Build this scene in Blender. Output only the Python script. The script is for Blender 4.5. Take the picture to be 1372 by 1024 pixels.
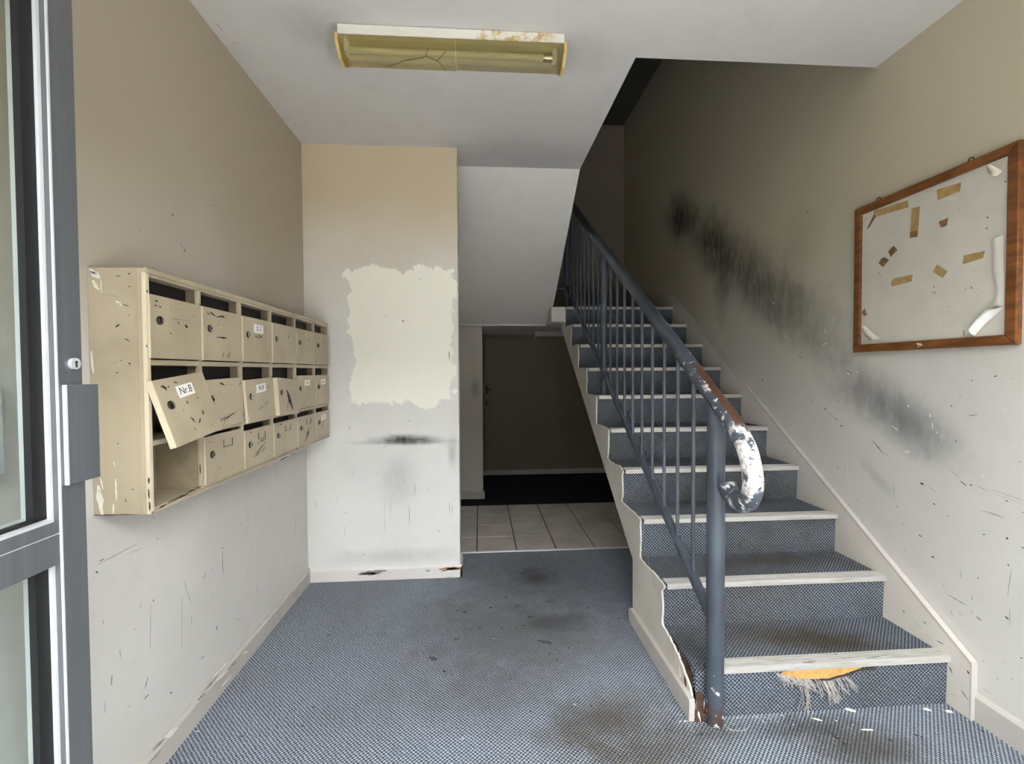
import bpy, bmesh, math, random
import numpy as np
from mathutils import Vector, Matrix

S = bpy.context.scene
for o in list(bpy.data.objects):
    bpy.data.objects.remove(o)
rnd = random.Random(7)

# ------------------------------------------------------------------ camera
F, PX, PY = 625.0, 686.0, 511.5          # focal length and centre in pixels of 1372 x 1024
YAW, PITCH, ROLL = .0697, .0243, -.0057
CAM = np.array([0, 0, 1.3])
def axes():
    c, s = math.cos(YAW), math.sin(YAW)
    R = np.array([c, -s, 0]); W = np.array([s, c, 0]); U = np.array([0, 0, 1.])
    c, s = math.cos(PITCH), math.sin(PITCH); W, U = c*W - s*U, s*W + c*U
    c, s = math.cos(ROLL), math.sin(ROLL); R, U = c*R + s*U, c*U - s*R
    return R, U, W
AR, AU, AW = axes()
cd = bpy.data.cameras.new('camera'); cam = bpy.data.objects.new('camera', cd)
S.collection.objects.link(cam); S.camera = cam
cd.sensor_fit = 'HORIZONTAL'; cd.sensor_width = 36.0; cd.lens = 36.0*F/1372.0
cd.clip_start = .02
M = Matrix.Identity(4)
for i in range(3):
    M[i][0], M[i][1], M[i][2], M[i][3] = AR[i], AU[i], -AW[i], CAM[i]
cam.matrix_world = M
def hit(axis, val, x, y):
    """point of the plane axis=val seen at photograph pixel x, y (survey of the photo)"""
    d = AW + AR*(x-PX)/F - AU*(y-PY)/F
    i = 'XYZ'.index(axis); t = (val-CAM[i])/d[i]
    return Vector(CAM + t*d)

# ------------------------------------------------------------------ sky and exposure
world = bpy.data.worlds.new('overcast_sky'); S.world = world; world.use_nodes = True
bg = world.node_tree.nodes['Background']
bg.inputs[0].default_value = (.945, .97, 1.0, 1); bg.inputs[1].default_value = 6.0
S.view_settings.view_transform = 'Standard'; S.view_settings.look = 'None'
S.view_settings.gamma = 1.0; S.view_settings.use_curve_mapping = False
S.view_settings.exposure = 1.76

# ------------------------------------------------------------------ layout
XL, XR = -1.065, 1.826          # side walls
YC, XC, ZC = 2.94, -.13, 2.683  # wall return, its free edge, ceiling height
Y1, T, RZ = 1.641, .2867, .188  # first nosing, going, rise
SL, SR = .7955, 1.797           # stair sides
YV, XV, YS = 2.055, .70, 3.20   # stairwell opening front, side, start of sloping soffit
YB = 5.80                       # back wall of the stairwell
YF = -.45                       # open front of the lobby
ZTOP = 4.36
LZ = 10*RZ                      # landing level

# ------------------------------------------------------------------ node helper
class NT:
    def __init__(s, name):
        s.mat = bpy.data.materials.new(name); s.mat.use_nodes = True
        s.t = s.mat.node_tree; s.b = s.t.nodes['Principled BSDF']
        s.pos = s.n('ShaderNodeNewGeometry').outputs['Position']
        s._xyz = None
    def n(s, k): return s.t.nodes.new(k)
    def put(s, sock, v):
        if hasattr(v, 'is_linked') or isinstance(v, bpy.types.NodeSocket): s.t.links.new(v, sock)
        elif isinstance(v, (tuple, list)) and len(v) == 3 and sock.type == 'RGBA': sock.default_value = (*v, 1)
        else: sock.default_value = v
    def m(s, op, a, b=None, c=None, clamp=False):
        k = s.n('ShaderNodeMath'); k.operation = op; k.use_clamp = clamp
        for i, v in enumerate((a, b, c)):
            if v is not None: s.put(k.inputs[i], v)
        return k.outputs[0]
    def xyz(s):
        if s._xyz is None:
            k = s.n('ShaderNodeSeparateXYZ'); s.t.links.new(s.pos, k.inputs[0]); s._xyz = k.outputs
        return s._xyz
    def noise(s, scale, detail=3, rough=.55, vec=None, stretch=None, off=0):
        k = s.n('ShaderNodeTexNoise'); k.inputs['Scale'].default_value = scale
        k.inputs['Detail'].default_value = detail; k.inputs['Roughness'].default_value = rough
        v = vec or s.pos
        if stretch or off:
            q = s.n('ShaderNodeMapping'); s.t.links.new(v, q.inputs[0])
            q.inputs['Scale'].default_value = stretch or (1, 1, 1); q.inputs['Location'].default_value = (off, off*.7, off*1.3); v = q.outputs[0]
        s.t.links.new(v, k.inputs['Vector']); return k.outputs['Fac']
    def step(s, v, a, b, lo=0., hi=1.):
        k = s.n('ShaderNodeMapRange'); k.interpolation_type = 'SMOOTHSTEP'
        s.put(k.inputs['Value'], v)
        for nme, x in (('From Min', a), ('From Max', b), ('To Min', lo), ('To Max', hi)): k.inputs[nme].default_value = x
        return k.outputs[0]
    def mix(s, f, a, b, mode='MIX'):
        k = s.n('ShaderNodeMix'); k.data_type = 'RGBA'; k.blend_type = mode
        s.put(k.inputs[0], f); s.put(k.inputs[6], a); s.put(k.inputs[7], b)
        return k.outputs[2]
    def blob(s, u, v, cu, cv, ru, rv, ang=0., soft=1.0, warp=None):
        """elliptical stain 0..1 on two coordinates, its edge broken up by a noise"""
        du = s.m('SUBTRACT', u, cu); dv = s.m('SUBTRACT', v, cv)
        c, sn = math.cos(ang), math.sin(ang)
        a = s.m('ADD', s.m('MULTIPLY', du, c/ru), s.m('MULTIPLY', dv, sn/ru))
        b = s.m('ADD', s.m('MULTIPLY', du, -sn/rv), s.m('MULTIPLY', dv, c/rv))
        d = s.m('SQRT', s.m('ADD', s.m('MULTIPLY', a, a), s.m('MULTIPLY', b, b)))
        if warp is not None: d = s.m('ADD', d, warp)
        return s.step(d, 1+soft*.5, max(0, 1-soft*.9))
    def bump(s, h, strength=.3, dist=.002):
        k = s.n('ShaderNodeBump'); k.inputs['Strength'].default_value = strength; k.inputs['Distance'].default_value = dist
        s.put(k.inputs['Height'], h); s.t.links.new(k.outputs[0], s.b.inputs['Normal'])
    def out(s, col, rough=.6, metal=0., spec=.5):
        s.put(s.b.inputs['Base Color'], col); s.put(s.b.inputs['Roughness'], rough)
        s.put(s.b.inputs['Metallic'], metal); s.b.inputs['Specular IOR Level'].default_value = spec
        return s.mat

def srgb(r, g, b):
    f = lambda c: (c/255/12.92 if c <= 10 else ((c/255+.055)/1.055)**2.4)
    return (f(r), f(g), f(b))

MAT = {}
def simple(name, col, rough=.5, metal=0., var=.12, scale=9., bump=0., spec=.5):
    n = NT(name)
    f = n.step(n.noise(scale, 4), .3, .7)
    c2 = tuple(x*(1-var) for x in col)
    if bump: n.bump(n.noise(scale*14, 3), bump, .001)
    MAT[name] = n.out(n.mix(f, col, c2), rough, metal, spec); return MAT[name]

# wall paint: warm white turning darker tan towards the top, smears that have their own shapes
def wall_paint(name, base, uv, top_tint=None, smears=(), patch=None, dirt=.10):
    n = NT(name); X = n.xyz(); u, v = X['XYZ'.index(uv[0])], X['XYZ'.index(uv[1])]
    col = n.mix(n.step(n.noise(1.3, 4), .35, .7), base, tuple(c*(1-dirt) for c in base))
    col = n.mix(n.step(n.noise(7, 5, .65, off=3), .5, .78, 0, .35), col, tuple(c*.82 for c in base))
    if top_tint:
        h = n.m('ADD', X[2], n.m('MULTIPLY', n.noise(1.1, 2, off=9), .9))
        col = n.mix(n.step(h, top_tint[1], top_tint[2]), col, top_tint[0])
    if patch:
        px0, px1, pz0, pz1, pc = patch
        w = n.m('MULTIPLY', n.m('SUBTRACT', n.noise(5, 5, .7, off=5), .5), .24)
        w2 = n.m('MULTIPLY', n.m('SUBTRACT', n.noise(6, 5, .7, off=15), .5), .22)
        a = n.m('ADD', u, w); b = n.m('ADD', v, w2)
        k = n.m('MULTIPLY', n.m('MULTIPLY', n.step(a, px0-.006, px0+.006), n.step(a, px1+.006, px1-.006)),
                n.m('MULTIPLY', n.step(b, pz0-.008, pz0+.012), n.step(b, pz1+.006, pz1-.006)))
        col = n.mix(n.m('MULTIPLY', k, n.step(n.noise(4, 3, off=2), .15, .45, .75, 1.)), col, pc)
    if smears:
        wrp = n.m('MULTIPLY', n.m('SUBTRACT', n.noise(6, 5, .65, off=1), .5), .9)
        fine = n.noise(22, 4, .7, stretch=(1, 1, .35), off=4)
        for (cu, cv, ru, rv, ang, amt, sc) in smears:
            f = n.blob(u, v, cu, cv, ru, rv, ang, 1.0, wrp)
            f = n.m('MULTIPLY', f, n.step(fine, .2, .65, amt*.55, amt))
            col = n.mix(f, col, sc)
    n.bump(n.noise(130, 3), .12, .0012)
    MAT[name] = n.out(col, .72, 0, .35); return MAT[name]

def wl(axis, val, p, q=None):
    h = hit(axis, val, *p); return h
SOOT_SHADE = srgb(30, 29, 28); GREY = srgb(96, 96, 96)
def on_right(x, y): h = hit('X', XR, x, y); return h.y, h.z
def smear(x, y, ru, rv, ang, amt, col, fn):
    a, b = fn(x, y); return (a, b, ru, rv, ang, amt, col)
base_wall = srgb(210, 207, 201)
TOP_TAN = srgb(196, 180, 152)
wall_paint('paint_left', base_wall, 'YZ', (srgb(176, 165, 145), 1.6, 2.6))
on_col = lambda x, y: (hit('Y', YC, x, y).x, hit('Y', YC, x, y).z)
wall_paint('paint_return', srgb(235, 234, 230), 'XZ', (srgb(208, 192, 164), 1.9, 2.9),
    smears=[smear(545, 589, .20, .030, 0, .95, SOOT_SHADE, on_col), smear(545, 592, .32, .014, 0, .35, SOOT_SHADE, on_col),
            smear(535, 640, .10, .16, 0, .22, GREY, on_col), smear(606, 605, .03, .09, 0, .4, GREY, on_col),
            smear(530, 745, .4, .05, 0, .2, GREY, on_col)],
    patch=(-.795, -.155, 1.10, 1.93, srgb(253, 251, 238)))
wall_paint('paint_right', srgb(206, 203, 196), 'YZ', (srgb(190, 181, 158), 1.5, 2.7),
    smears=[smear(912, 292, .34, .22, .5, .92, SOOT_SHADE, on_right), smear(955, 325, .42, .22, .55, .85, SOOT_SHADE, on_right),  # soot, enlarged so it also paints in some of the stairwell's shadow
            smear(1005, 370, .46, .22, .55, .75, srgb(52, 48, 45), on_right), smear(1060, 415, .42, .18, .5, .6, srgb(70, 65, 62), on_right),
            smear(968, 380, .12, .28, 0, .55, srgb(60, 58, 54), on_right), smear(1070, 330, .16, .2, 0, .22, srgb(90, 86, 76), on_right),
            smear(1165, 530, .30, .13, .42, .72, srgb(105, 105, 104), on_right), smear(1225, 572, .22, .10, .5, .62, srgb(100, 100, 100), on_right),
            smear(1105, 470, .22, .10, .4, .3, srgb(110, 105, 102), on_right), smear(1175, 640, .12, .03, .6, .25, GREY, on_right)])
wall_paint('paint_well', srgb(142, 133, 117), 'XZ')  # stairwell shade put into the paint, darker than the lobby's
wall_paint('paint_nib', srgb(206, 200, 190), 'XZ', smears=[(-.04, 1.12, .05, .10, 0, .5, GREY)])
wall_paint('paint_well_shade', srgb(74, 74, 68), 'XZ')  # darkened further to cut bounced light and deepen the well's shade
wall_paint('paint_ceiling', srgb(208, 205, 202), 'XY', None, dirt=.05,
    smears=[(.35, 3.0, .5, .22, .1, .22, srgb(120, 118, 118)), (-.62, 1.95, .22, .12, .2, .3, srgb(120, 118, 116)),
            (.46, 2.05, .16, .14, .2, .22, srgb(120, 118, 116))])
wall_paint('paint_soffit', srgb(232, 229, 224), 'XZ', dirt=.06)
wall_paint('paint_stringer', srgb(214, 207, 196), 'YZ', dirt=.2)
wall_paint('paint_trim_white', srgb(228, 225, 219), 'XZ', dirt=.08)
wall_paint('paint_trim', srgb(196, 190, 182), 'YZ', dirt=.22)

# carpet: woven loops of blue and grey, trodden dirty
def carpet(name, spots, dirt=.5, k=1.):
    n = NT(name); X = n.xyz()
    u = X[0]; v = n.m('ADD', X[1], X[2]); p = 2*math.pi/.0155
    wob = n.m('MULTIPLY', n.noise(70, 3), 3.2)
    su = n.m('SINE', n.m('ADD', n.m('MULTIPLY', u, p), wob)); sv = n.m('SINE', n.m('ADD', n.m('MULTIPLY', v, p), wob))
    w = n.step(n.m('MULTIPLY', su, sv), -.55, .6)
    w = n.m('MULTIPLY', w, n.step(n.noise(260, 2), .2, .6, .6, 1.))
    col = n.mix(w, tuple(q*k for q in srgb(70, 80, 94)), tuple(q*k for q in srgb(182, 190, 199)))
    lg = n.step(n.noise(2.1, 4, .6, off=2), .42, .72)
    col = n.mix(n.m('MULTIPLY', lg, dirt), col, n.mix(w, tuple(q*k for q in srgb(66, 68, 70)), tuple(q*k for q in srgb(150, 150, 146))))
    wrp = n.m('MULTIPLY', n.m('SUBTRACT', n.noise(9, 5, .7, off=7), .5), 1.5)
    for (cx, cy, rx, ry, ang, amt, c) in spots:
        col = n.mix(n.m('MULTIPLY', n.blob(u, X[1], cx, cy, rx, ry, ang, 1.0, wrp), amt), col, n.mix(w, tuple(k*.55 for k in c), c))
    col = n.mix(n.step(n.noise(34, 3, .6, off=11), .70, .74, 0, .75), col, srgb(28, 28, 30))
    n.bump(w, .8, .004)
    MAT[name] = n.out(col, .95, 0, .1); return MAT[name]
def fl(x, y, z=0.): h = hit('Z', z, x, y); return h.x, h.y
BR = srgb(92, 84, 70); DK = srgb(70, 70, 70)
carpet('carpet_floor', [(*fl(715, 772), .12, .12, 0, .85, DK), (*fl(720, 780), .5, .4, 0, .55, srgb(98, 99, 100)), (*fl(690, 845), .55, .40, 0, .7, srgb(112, 113, 113)), (*fl(740, 835), .16, .10, 0, .5, DK), (*fl(805, 965), .26, .12, .3, .75, BR), (*fl(870, 1010), .3, .14, .2, .7, BR),
        (*fl(650, 930), .3, .2, 0, .3, srgb(100, 100, 98)), (*fl(1150, 1000), .22, .14, -.3, .8, srgb(84, 80, 72)), (*fl(1050, 975), .3, .05, 0, .4, DK)], .35, .92)
tr = lambda k, x, y: fl(x, y, k*RZ)
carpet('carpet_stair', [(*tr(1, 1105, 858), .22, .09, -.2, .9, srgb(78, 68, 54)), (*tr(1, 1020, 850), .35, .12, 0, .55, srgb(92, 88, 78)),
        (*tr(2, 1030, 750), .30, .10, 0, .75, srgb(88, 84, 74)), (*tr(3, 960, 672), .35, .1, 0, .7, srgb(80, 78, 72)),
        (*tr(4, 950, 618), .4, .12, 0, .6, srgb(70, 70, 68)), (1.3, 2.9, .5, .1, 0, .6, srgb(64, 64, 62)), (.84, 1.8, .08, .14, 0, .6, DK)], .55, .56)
carpet('carpet_dark', [], .9)
carpet('carpet_mat', [], .9)
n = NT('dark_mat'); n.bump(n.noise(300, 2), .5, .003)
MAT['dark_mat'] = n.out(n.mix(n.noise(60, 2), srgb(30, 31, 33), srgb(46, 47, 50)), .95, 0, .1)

n = NT('tile_glaze'); f = n.step(n.noise(3.2, 5, .6), .35, .7)
MAT['tile_glaze'] = n.out(n.mix(f, srgb(198, 190, 180), srgb(172, 163, 152)), .32)
simple('grout', srgb(88, 80, 72), .9)
simple('plaster_white', srgb(228, 225, 216), .8, var=.1, scale=30)
simple('paint_dark_chip', srgb(52, 48, 45), .8, var=.3, scale=60)
simple('paint_grey_scuff', srgb(158, 156, 152), .8, var=.3, scale=60)
simple('grime', srgb(84, 84, 84), .9, var=.3, scale=90)
simple('raw_wood', srgb(214, 166, 96), .7, var=.3, scale=50)
simple('raw_wood_pink', srgb(196, 150, 118), .7, var=.2, scale=50)
simple('pale_wood', srgb(232, 220, 192), .7, var=.1)
simple('rot_wood', srgb(84, 58, 44), .9, var=.6, scale=60, bump=.6)
simple('thread', srgb(186, 181, 174), .9, var=.4, scale=80)
simple('frame_dark', srgb(46, 47, 52), .5)
n = NT('aluminium_grey'); sc = n.noise(5, 5, .7, stretch=(6, 6, .4))
MAT['aluminium_grey'] = n.out(n.mix(n.step(sc, .4, .75), srgb(98, 101, 104), srgb(110, 113, 116)), .42, .25, .5)
simple('aluminium_bright', srgb(222, 225, 227), .35, .35, .05)
simple('bead_lit', srgb(206, 210, 212), .4, .1, .05)  # aluminium lightened for door faces turned towards the daylight
simple('gasket', srgb(16, 16, 19), .6)
n = NT('nosing_metal'); X = n.xyz(); sc = n.noise(8, 5, .7, stretch=(.6, 8, 8))
MAT['nosing_metal'] = n.out(n.mix(n.step(sc, .38, .72), srgb(206, 204, 198), srgb(178, 174, 167)), .42, .35)
MAT['nosing_groove'] = simple('nosing_groove', srgb(92, 90, 86), .7)
simple('chrome', srgb(210, 208, 204), .18, 1., .05)
simple('lock_dark', srgb(58, 50, 44), .35, .7)
simple('paper', srgb(236, 236, 232), .85, var=.06)
simple('ink', srgb(42, 40, 40), .8)
simple('tape_old', srgb(184, 152, 98), .5, var=.28, scale=40)
simple('tape_brown', srgb(140, 104, 66), .6, var=.3, scale=40)
simple('board_face', srgb(206, 201, 188), .8, var=.07)
simple('paper_old', srgb(226, 218, 196), .8, var=.1)

# letterbox enamel: beige with sparse chips down to dark metal
n = NT('letterbox_enamel')
col = n.mix(n.step(n.noise(5, 4), .35, .7), srgb(182, 169, 144), srgb(166, 153, 128))
col = n.mix(n.step(n.noise(26, 4, .6, off=6), .715, .735), col, srgb(46, 40, 34))
n.bump(n.noise(90, 2), .05, .001)
MAT['letterbox_enamel'] = n.out(col, .42, .0, .5)
simple('letterbox_edge_lit', srgb(212, 199, 172), .4, var=.06)  # enamel lightened for edges that face the daylight
simple('letterbox_inside', srgb(150, 136, 112), .6, var=.25, scale=16)

# handrail paint: blue grey, worn bare and rusty towards the curled end and at the foot of the post
def rail_paint(name, wear):
    n = NT(name); X = n.xyz()
    g = n.n('ShaderNodeNewGeometry').outputs['Normal']; sx = n.n('ShaderNodeSeparateXYZ'); n.t.links.new(g, sx.inputs[0])
    col = n.mix(n.step(n.noise(6, 4), .3, .7), srgb(76, 84, 94), srgb(62, 69, 78))
    if wear == 'rail':
        near = n.step(X[1], 2.35, 1.45)
        th = n.m('SUBTRACT', .72, n.m('MULTIPLY', near, .17))
        f = n.step(n.m('SUBTRACT', n.noise(34, 5, .62, off=3), th), 0., .02)
        f = n.m('MULTIPLY', f, n.step(X[1], 2.6, 2.3))
        f2 = n.m('MULTIPLY', n.step(n.noise(24, 4, .6, off=13), .43, .47), n.m('MULTIPLY', n.step(X[1], 1.50, 1.46), n.step(X[2], .91, .93)))
        col = n.mix(n.m('MAXIMUM', f, f2), col, n.mix(n.step(n.noise(60, 2), .4, .6), srgb(228, 226, 222), srgb(170, 166, 160)))
        d = n.m('ADD', n.m('MULTIPLY', sx.outputs[0], .62), n.m('MULTIPLY', sx.outputs[2], .62))
        d = n.m('ADD', d, n.m('MULTIPLY', n.m('SUBTRACT', n.noise(30, 4), .5), .5))
        r = n.m('MULTIPLY', n.step(d, .10, .15), n.m('MULTIPLY', n.step(X[1], 1.455, 1.475), n.m('MULTIPLY', n.step(X[1], 1.80, 1.76), n.step(X[2], .98, 1.02))))
        col = n.mix(r, col, n.mix(n.noise(40, 4), srgb(66, 42, 32), srgb(94, 64, 48)))
    else:
        k = n.noise(38, 4, .6, off=3)
        low = n.step(X[2], .55, .0)
        f = n.step(n.m('SUBTRACT', k, n.m('SUBTRACT', .80, n.m('MULTIPLY', low, .22))), 0, .015)
        f = n.m('MULTIPLY', f, n.step(X[1], 1.75, 1.70))
        col = n.mix(f, col, srgb(222, 220, 214))
        r = n.m('MULTIPLY', n.step(n.noise(30, 5, .65, off=8), .49, .53), n.step(n.m('ADD', X[2], n.m('MULTIPLY', n.noise(30, 3, off=4), .12)), .18, .10))
        col = n.mix(n.m('MULTIPLY', r, n.step(X[1], 1.75, 1.70)), col, n.mix(n.noise(50, 3), srgb(52, 34, 28), srgb(112, 78, 62)))
    n.bump(n.noise(60, 3), .1, .001)
    MAT[name] = n.out(col, .38, .1, .5)
rail_paint('rail_paint_worn', 'rail'); rail_paint('rail_paint', 'post')

n = NT('varnished_wood')
w = n.noise(9, 5, .6, stretch=(5, .8, 5))
MAT['varnished_wood'] = n.out(n.mix(n.step(w, .3, .7), srgb(134, 84, 40), srgb(92, 55, 24)), .4)

n = NT('lamp_cover'); X = n.xyz()
b = n.b; st = n.noise(30, 3, stretch=(.3, 4, 4))
b.inputs['Transmission Weight'].default_value = .75; b.inputs['IOR'].default_value = 1.05
b.inputs['Alpha'].default_value = .42
MAT['lamp_cover'] = n.out(n.mix(st, srgb(206, 190, 128), srgb(186, 168, 104)), .25)
n = NT('lamp_cover_grey'); b = n.b
b.inputs['Transmission Weight'].default_value = .75; b.inputs['IOR'].default_value = 1.05; b.inputs['Alpha'].default_value = .42
MAT['lamp_cover_grey'] = n.out(n.mix(n.noise(20, 3), srgb(196, 182, 130), srgb(172, 158, 108)), .25)
simple('lamp_end', srgb(214, 186, 118), .45, var=.12)
n = NT('lamp_tray'); X = n.xyz()
st = n.m('MULTIPLY', n.step(n.noise(26, 4, .65), .42, .62), n.m('MULTIPLY', n.m('MULTIPLY', n.step(X[0], -.05, .05), n.step(X[0], .34, .28)), n.step(X[1], 1.95, 1.94)))
MAT['lamp_tray'] = n.out(n.mix(st, srgb(228, 226, 216), srgb(192, 158, 92)), .4)
simple('lamp_reflector', srgb(186, 176, 140), .5)
n = NT('lamp_tube'); n.b.inputs['Transmission Weight'].default_value = .3
MAT['lamp_tube'] = n.out(srgb(226, 222, 200), .12)
simple('crack', srgb(70, 60, 36), .6)

n = NT('glass'); b = n.b; b.inputs['Transmission Weight'].default_value = 1.; b.inputs['IOR'].default_value = 1.45
n.mat.use_nodes = True
t = n.t; tr_ = n.n('ShaderNodeBsdfTransparent'); gl = n.n('ShaderNodeBsdfGlossy'); gl.inputs['Roughness'].default_value = .03
tr_.inputs[0].default_value = (.93, .96, .95, 1)
fr = n.n('ShaderNodeLayerWeight'); fr_ = n.m('ADD', n.m('MULTIPLY', n.m('POWER', fr.outputs['Facing'], 4.0), .45), .035)
mx = n.n('ShaderNodeMixShader'); t.links.new(fr_, mx.inputs[0]); t.links.new(tr_.outputs[0], mx.inputs[1]); t.links.new(gl.outputs[0], mx.inputs[2])
t.links.new(mx.outputs[0], t.nodes['Material Output'].inputs[0]); MAT['glass'] = n.mat
simple('blocker_dark', srgb(52, 48, 44), .9, var=.15, scale=3)
simple('asphalt', srgb(66, 66, 66), .9)
simple('pavement', srgb(214, 211, 204), .9, var=.1, scale=2)

# ------------------------------------------------------------------ mesh helper
class MB:
    def __init__(s): s.v = []; s.f = []; s.mi = []; s.m = 0
    def add(s, vs, fs):
        o = len(s.v); s.v += [tuple(map(float, p)) for p in vs]
        for f in fs: s.f.append([o+i for i in f]); s.mi.append(s.m)
        return s
    def box(s, x0, x1, y0, y1, z0, z1):
        return s.add([(x0, y0, z0), (x1, y0, z0), (x1, y1, z0), (x0, y1, z0), (x0, y0, z1), (x1, y0, z1), (x1, y1, z1), (x0, y1, z1)],
                     [(0, 3, 2, 1), (4, 5, 6, 7), (0, 1, 5, 4), (1, 2, 6, 5), (2, 3, 7, 6), (3, 0, 4, 7)])
    def prism(s, pts, axis, a, b, side=None):
        """polygon pts extruded along axis a..b (axis X: pts are y,z; Y: x,z; Z: x,y)"""
        def P(p, w): return (w, p[0], p[1]) if axis == 'X' else (p[0], w, p[1]) if axis == 'Y' else (p[0], p[1], w)
        n = len(pts); m0 = s.m
        o = len(s.v); s.v += [P(p, a) for p in pts] + [P(p, b) for p in pts]
        s.f.append([o+i for i in range(n)]); s.mi.append(m0)
        s.f.append([o+n+i for i in reversed(range(n))]); s.mi.append(m0)
        for i in range(n):
            j = (i+1) % n; s.f.append([o+j, o+i, o+n+i, o+n+j]); s.mi.append(side if side is not None else m0)
        return s
    def tube(s, path, r, seg=12, caps=True):
        P = [Vector(p) for p in path]; n = len(P); rr = r if isinstance(r, (list, tuple)) else [r]*n
        o = len(s.v); up = None
        for i in range(n):
            d = (P[min(i+1, n-1)]-P[max(i-1, 0)]).normalized()
            if up is None:
                up = Vector((0, 0, 1)) if abs(d.z) < .9 else Vector((1, 0, 0))
            a = d.cross(up).normalized(); up = a.cross(d).normalized()
            for k in range(seg):
                t = 2*math.pi*k/seg; s.v.append(tuple(P[i]+(a*math.cos(t)+up*math.sin(t))*rr[i]))
        for i in range(n-1):
            for k in range(seg):
                k2 = (k+1) % seg
                s.f.append([o+i*seg+k, o+i*seg+k2, o+(i+1)*seg+k2, o+(i+1)*seg+k]); s.mi.append(s.m)
        if caps:
            s.f.append([o+k for k in reversed(range(seg))]); s.mi.append(s.m)
            s.f.append([o+(n-1)*seg+k for k in range(seg)]); s.mi.append(s.m)
        return s
    def mesh(s, name, mats, smooth=False):
        me = bpy.data.meshes.new(name); me.from_pydata(s.v, [], s.f)
        for m in (mats if isinstance(mats, (list, tuple)) else [mats]): me.materials.append(MAT[m])
        me.polygons.foreach_set('material_index', s.mi)
        if smooth: me.polygons.foreach_set('use_smooth', [True]*len(me.polygons))
        bm = bmesh.new(); bm.from_mesh(me); bmesh.ops.recalc_face_normals(bm, faces=bm.faces); bm.to_mesh(me); bm.free()
        me.update()
        if smooth: me.set_sharp_from_angle(angle=math.radians(40))
        return me

ORG = {}
def link(name, me, parent=None, at=(0, 0, 0), rot=None, bevel=0):
    o = bpy.data.objects.new(name, me); S.collection.objects.link(o)
    at = Vector(at)
    if parent: o.parent = parent; o.location = at - ORG[parent.name]
    else: o.location = at
    if rot: o.rotation_euler = rot
    ORG[o.name] = at
    if bevel:
        b = o.modifiers.new('bevel', 'BEVEL'); b.width = bevel; b.segments = 2; b.limit_method = 'ANGLE'
    return o
def obj(name, mb, mats, parent=None, smooth=False, bevel=0):
    return link(name, mb.mesh(name, mats, smooth), parent, bevel=bevel)
def thing(name, label, cat, at=(0, 0, 0), group=None):
    o = link(name, None, None, at); tag(o, label, cat, group); return o
def tag(o, label, cat, group=None):
    o['label'] = label; o['category'] = cat
    if group: o['group'] = group
    return o
def struct(name, mb, mats, label, cat, bevel=0):
    o = obj(name, mb, mats, bevel=bevel); o['kind'] = 'structure'; o['label'] = label; o['category'] = cat; return o

# ------------------------------------------------------------------ structure
YT0, YT1 = 3.32, 4.47
b = MB().box(XL-.2, XR+.2, YF, YT0, -.12, 0)
floor = struct('floor', b, 'carpet_floor', 'worn blue-grey woven carpet covering the lobby floor', 'floor')
obj('tile_bed', MB().box(-.6, XR+.2, YT0, YT1, -.12, -.004), 'grout', floor)
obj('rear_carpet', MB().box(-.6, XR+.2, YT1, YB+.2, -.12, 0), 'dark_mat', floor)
obj('threshold_strip', MB().prism([(YT0-.012, 0), (YT0-.008, .005), (YT0+.008, .005), (YT0+.012, 0)], 'X', -.33, 1.3), 'aluminium_bright', floor)
tm = MB().box(-.139, .139, -.1405, .1405, -.008, .003).mesh('tile', 'tile_glaze')
for j in range(4):
    for i in range(6):
        o = link('tile', tm, floor, (-.027-.144+.288*i-.288*0 - (.0), YT0+.012+.143+.2845*j, 0), bevel=.0025)
struct('pavement', MB().box(-9, 9, -2.4, YF, -.14, -.02), 'pavement', 'pale pavement added outside to bounce daylight onto the ceiling', 'pavement')  # pale ground added out of view, bounces daylight up into the lobby
struct('yard', MB().box(-14, 14, -6, -2.4, -.16, -.04), 'asphalt', 'dark asphalt yard added to keep bounced light out of the stairwell', 'ground')  # added dark so that little bounced light reaches the stairwell

struct('wall_left', MB().box(XL-.2, XL, YF, YC+.2, -.1, ZC+.2), 'paint_left', 'scuffed beige side wall behind the letterboxes', 'wall')
struct('wall_right', MB().box(XR, XR+.2, YF, YB+.2, -.1, ZTOP+.2), 'paint_right', 'stained beige wall running up beside the stairs', 'wall')
wr = struct('wall_return', MB().box(XL-.2, XC, YC, YC+.17, -.1, ZC+.2), 'paint_return', 'short wall facing the door with a lighter repainted patch', 'wall', bevel=.003)
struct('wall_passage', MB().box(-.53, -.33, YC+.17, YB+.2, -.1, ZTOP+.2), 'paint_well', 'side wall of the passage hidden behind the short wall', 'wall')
wm = struct('wall_nib', MB().box(-.33, .03, 4.73, YB, -.05, 1.75), 'paint_nib', 'narrow pale wall standing at the left of the dark recess', 'wall', bevel=.003)
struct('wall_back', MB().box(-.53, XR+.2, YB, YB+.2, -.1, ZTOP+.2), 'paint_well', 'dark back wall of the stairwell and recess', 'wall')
c = MB()
c.box(XL-.2, XV, YF, YS+.02, ZC, ZC+.22); c.box(XV, XR+.2, YF, YV, ZC, ZC+.22)
struct('ceiling', c, 'paint_ceiling', 'pale grey painted lobby ceiling', 'ceiling')
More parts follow.
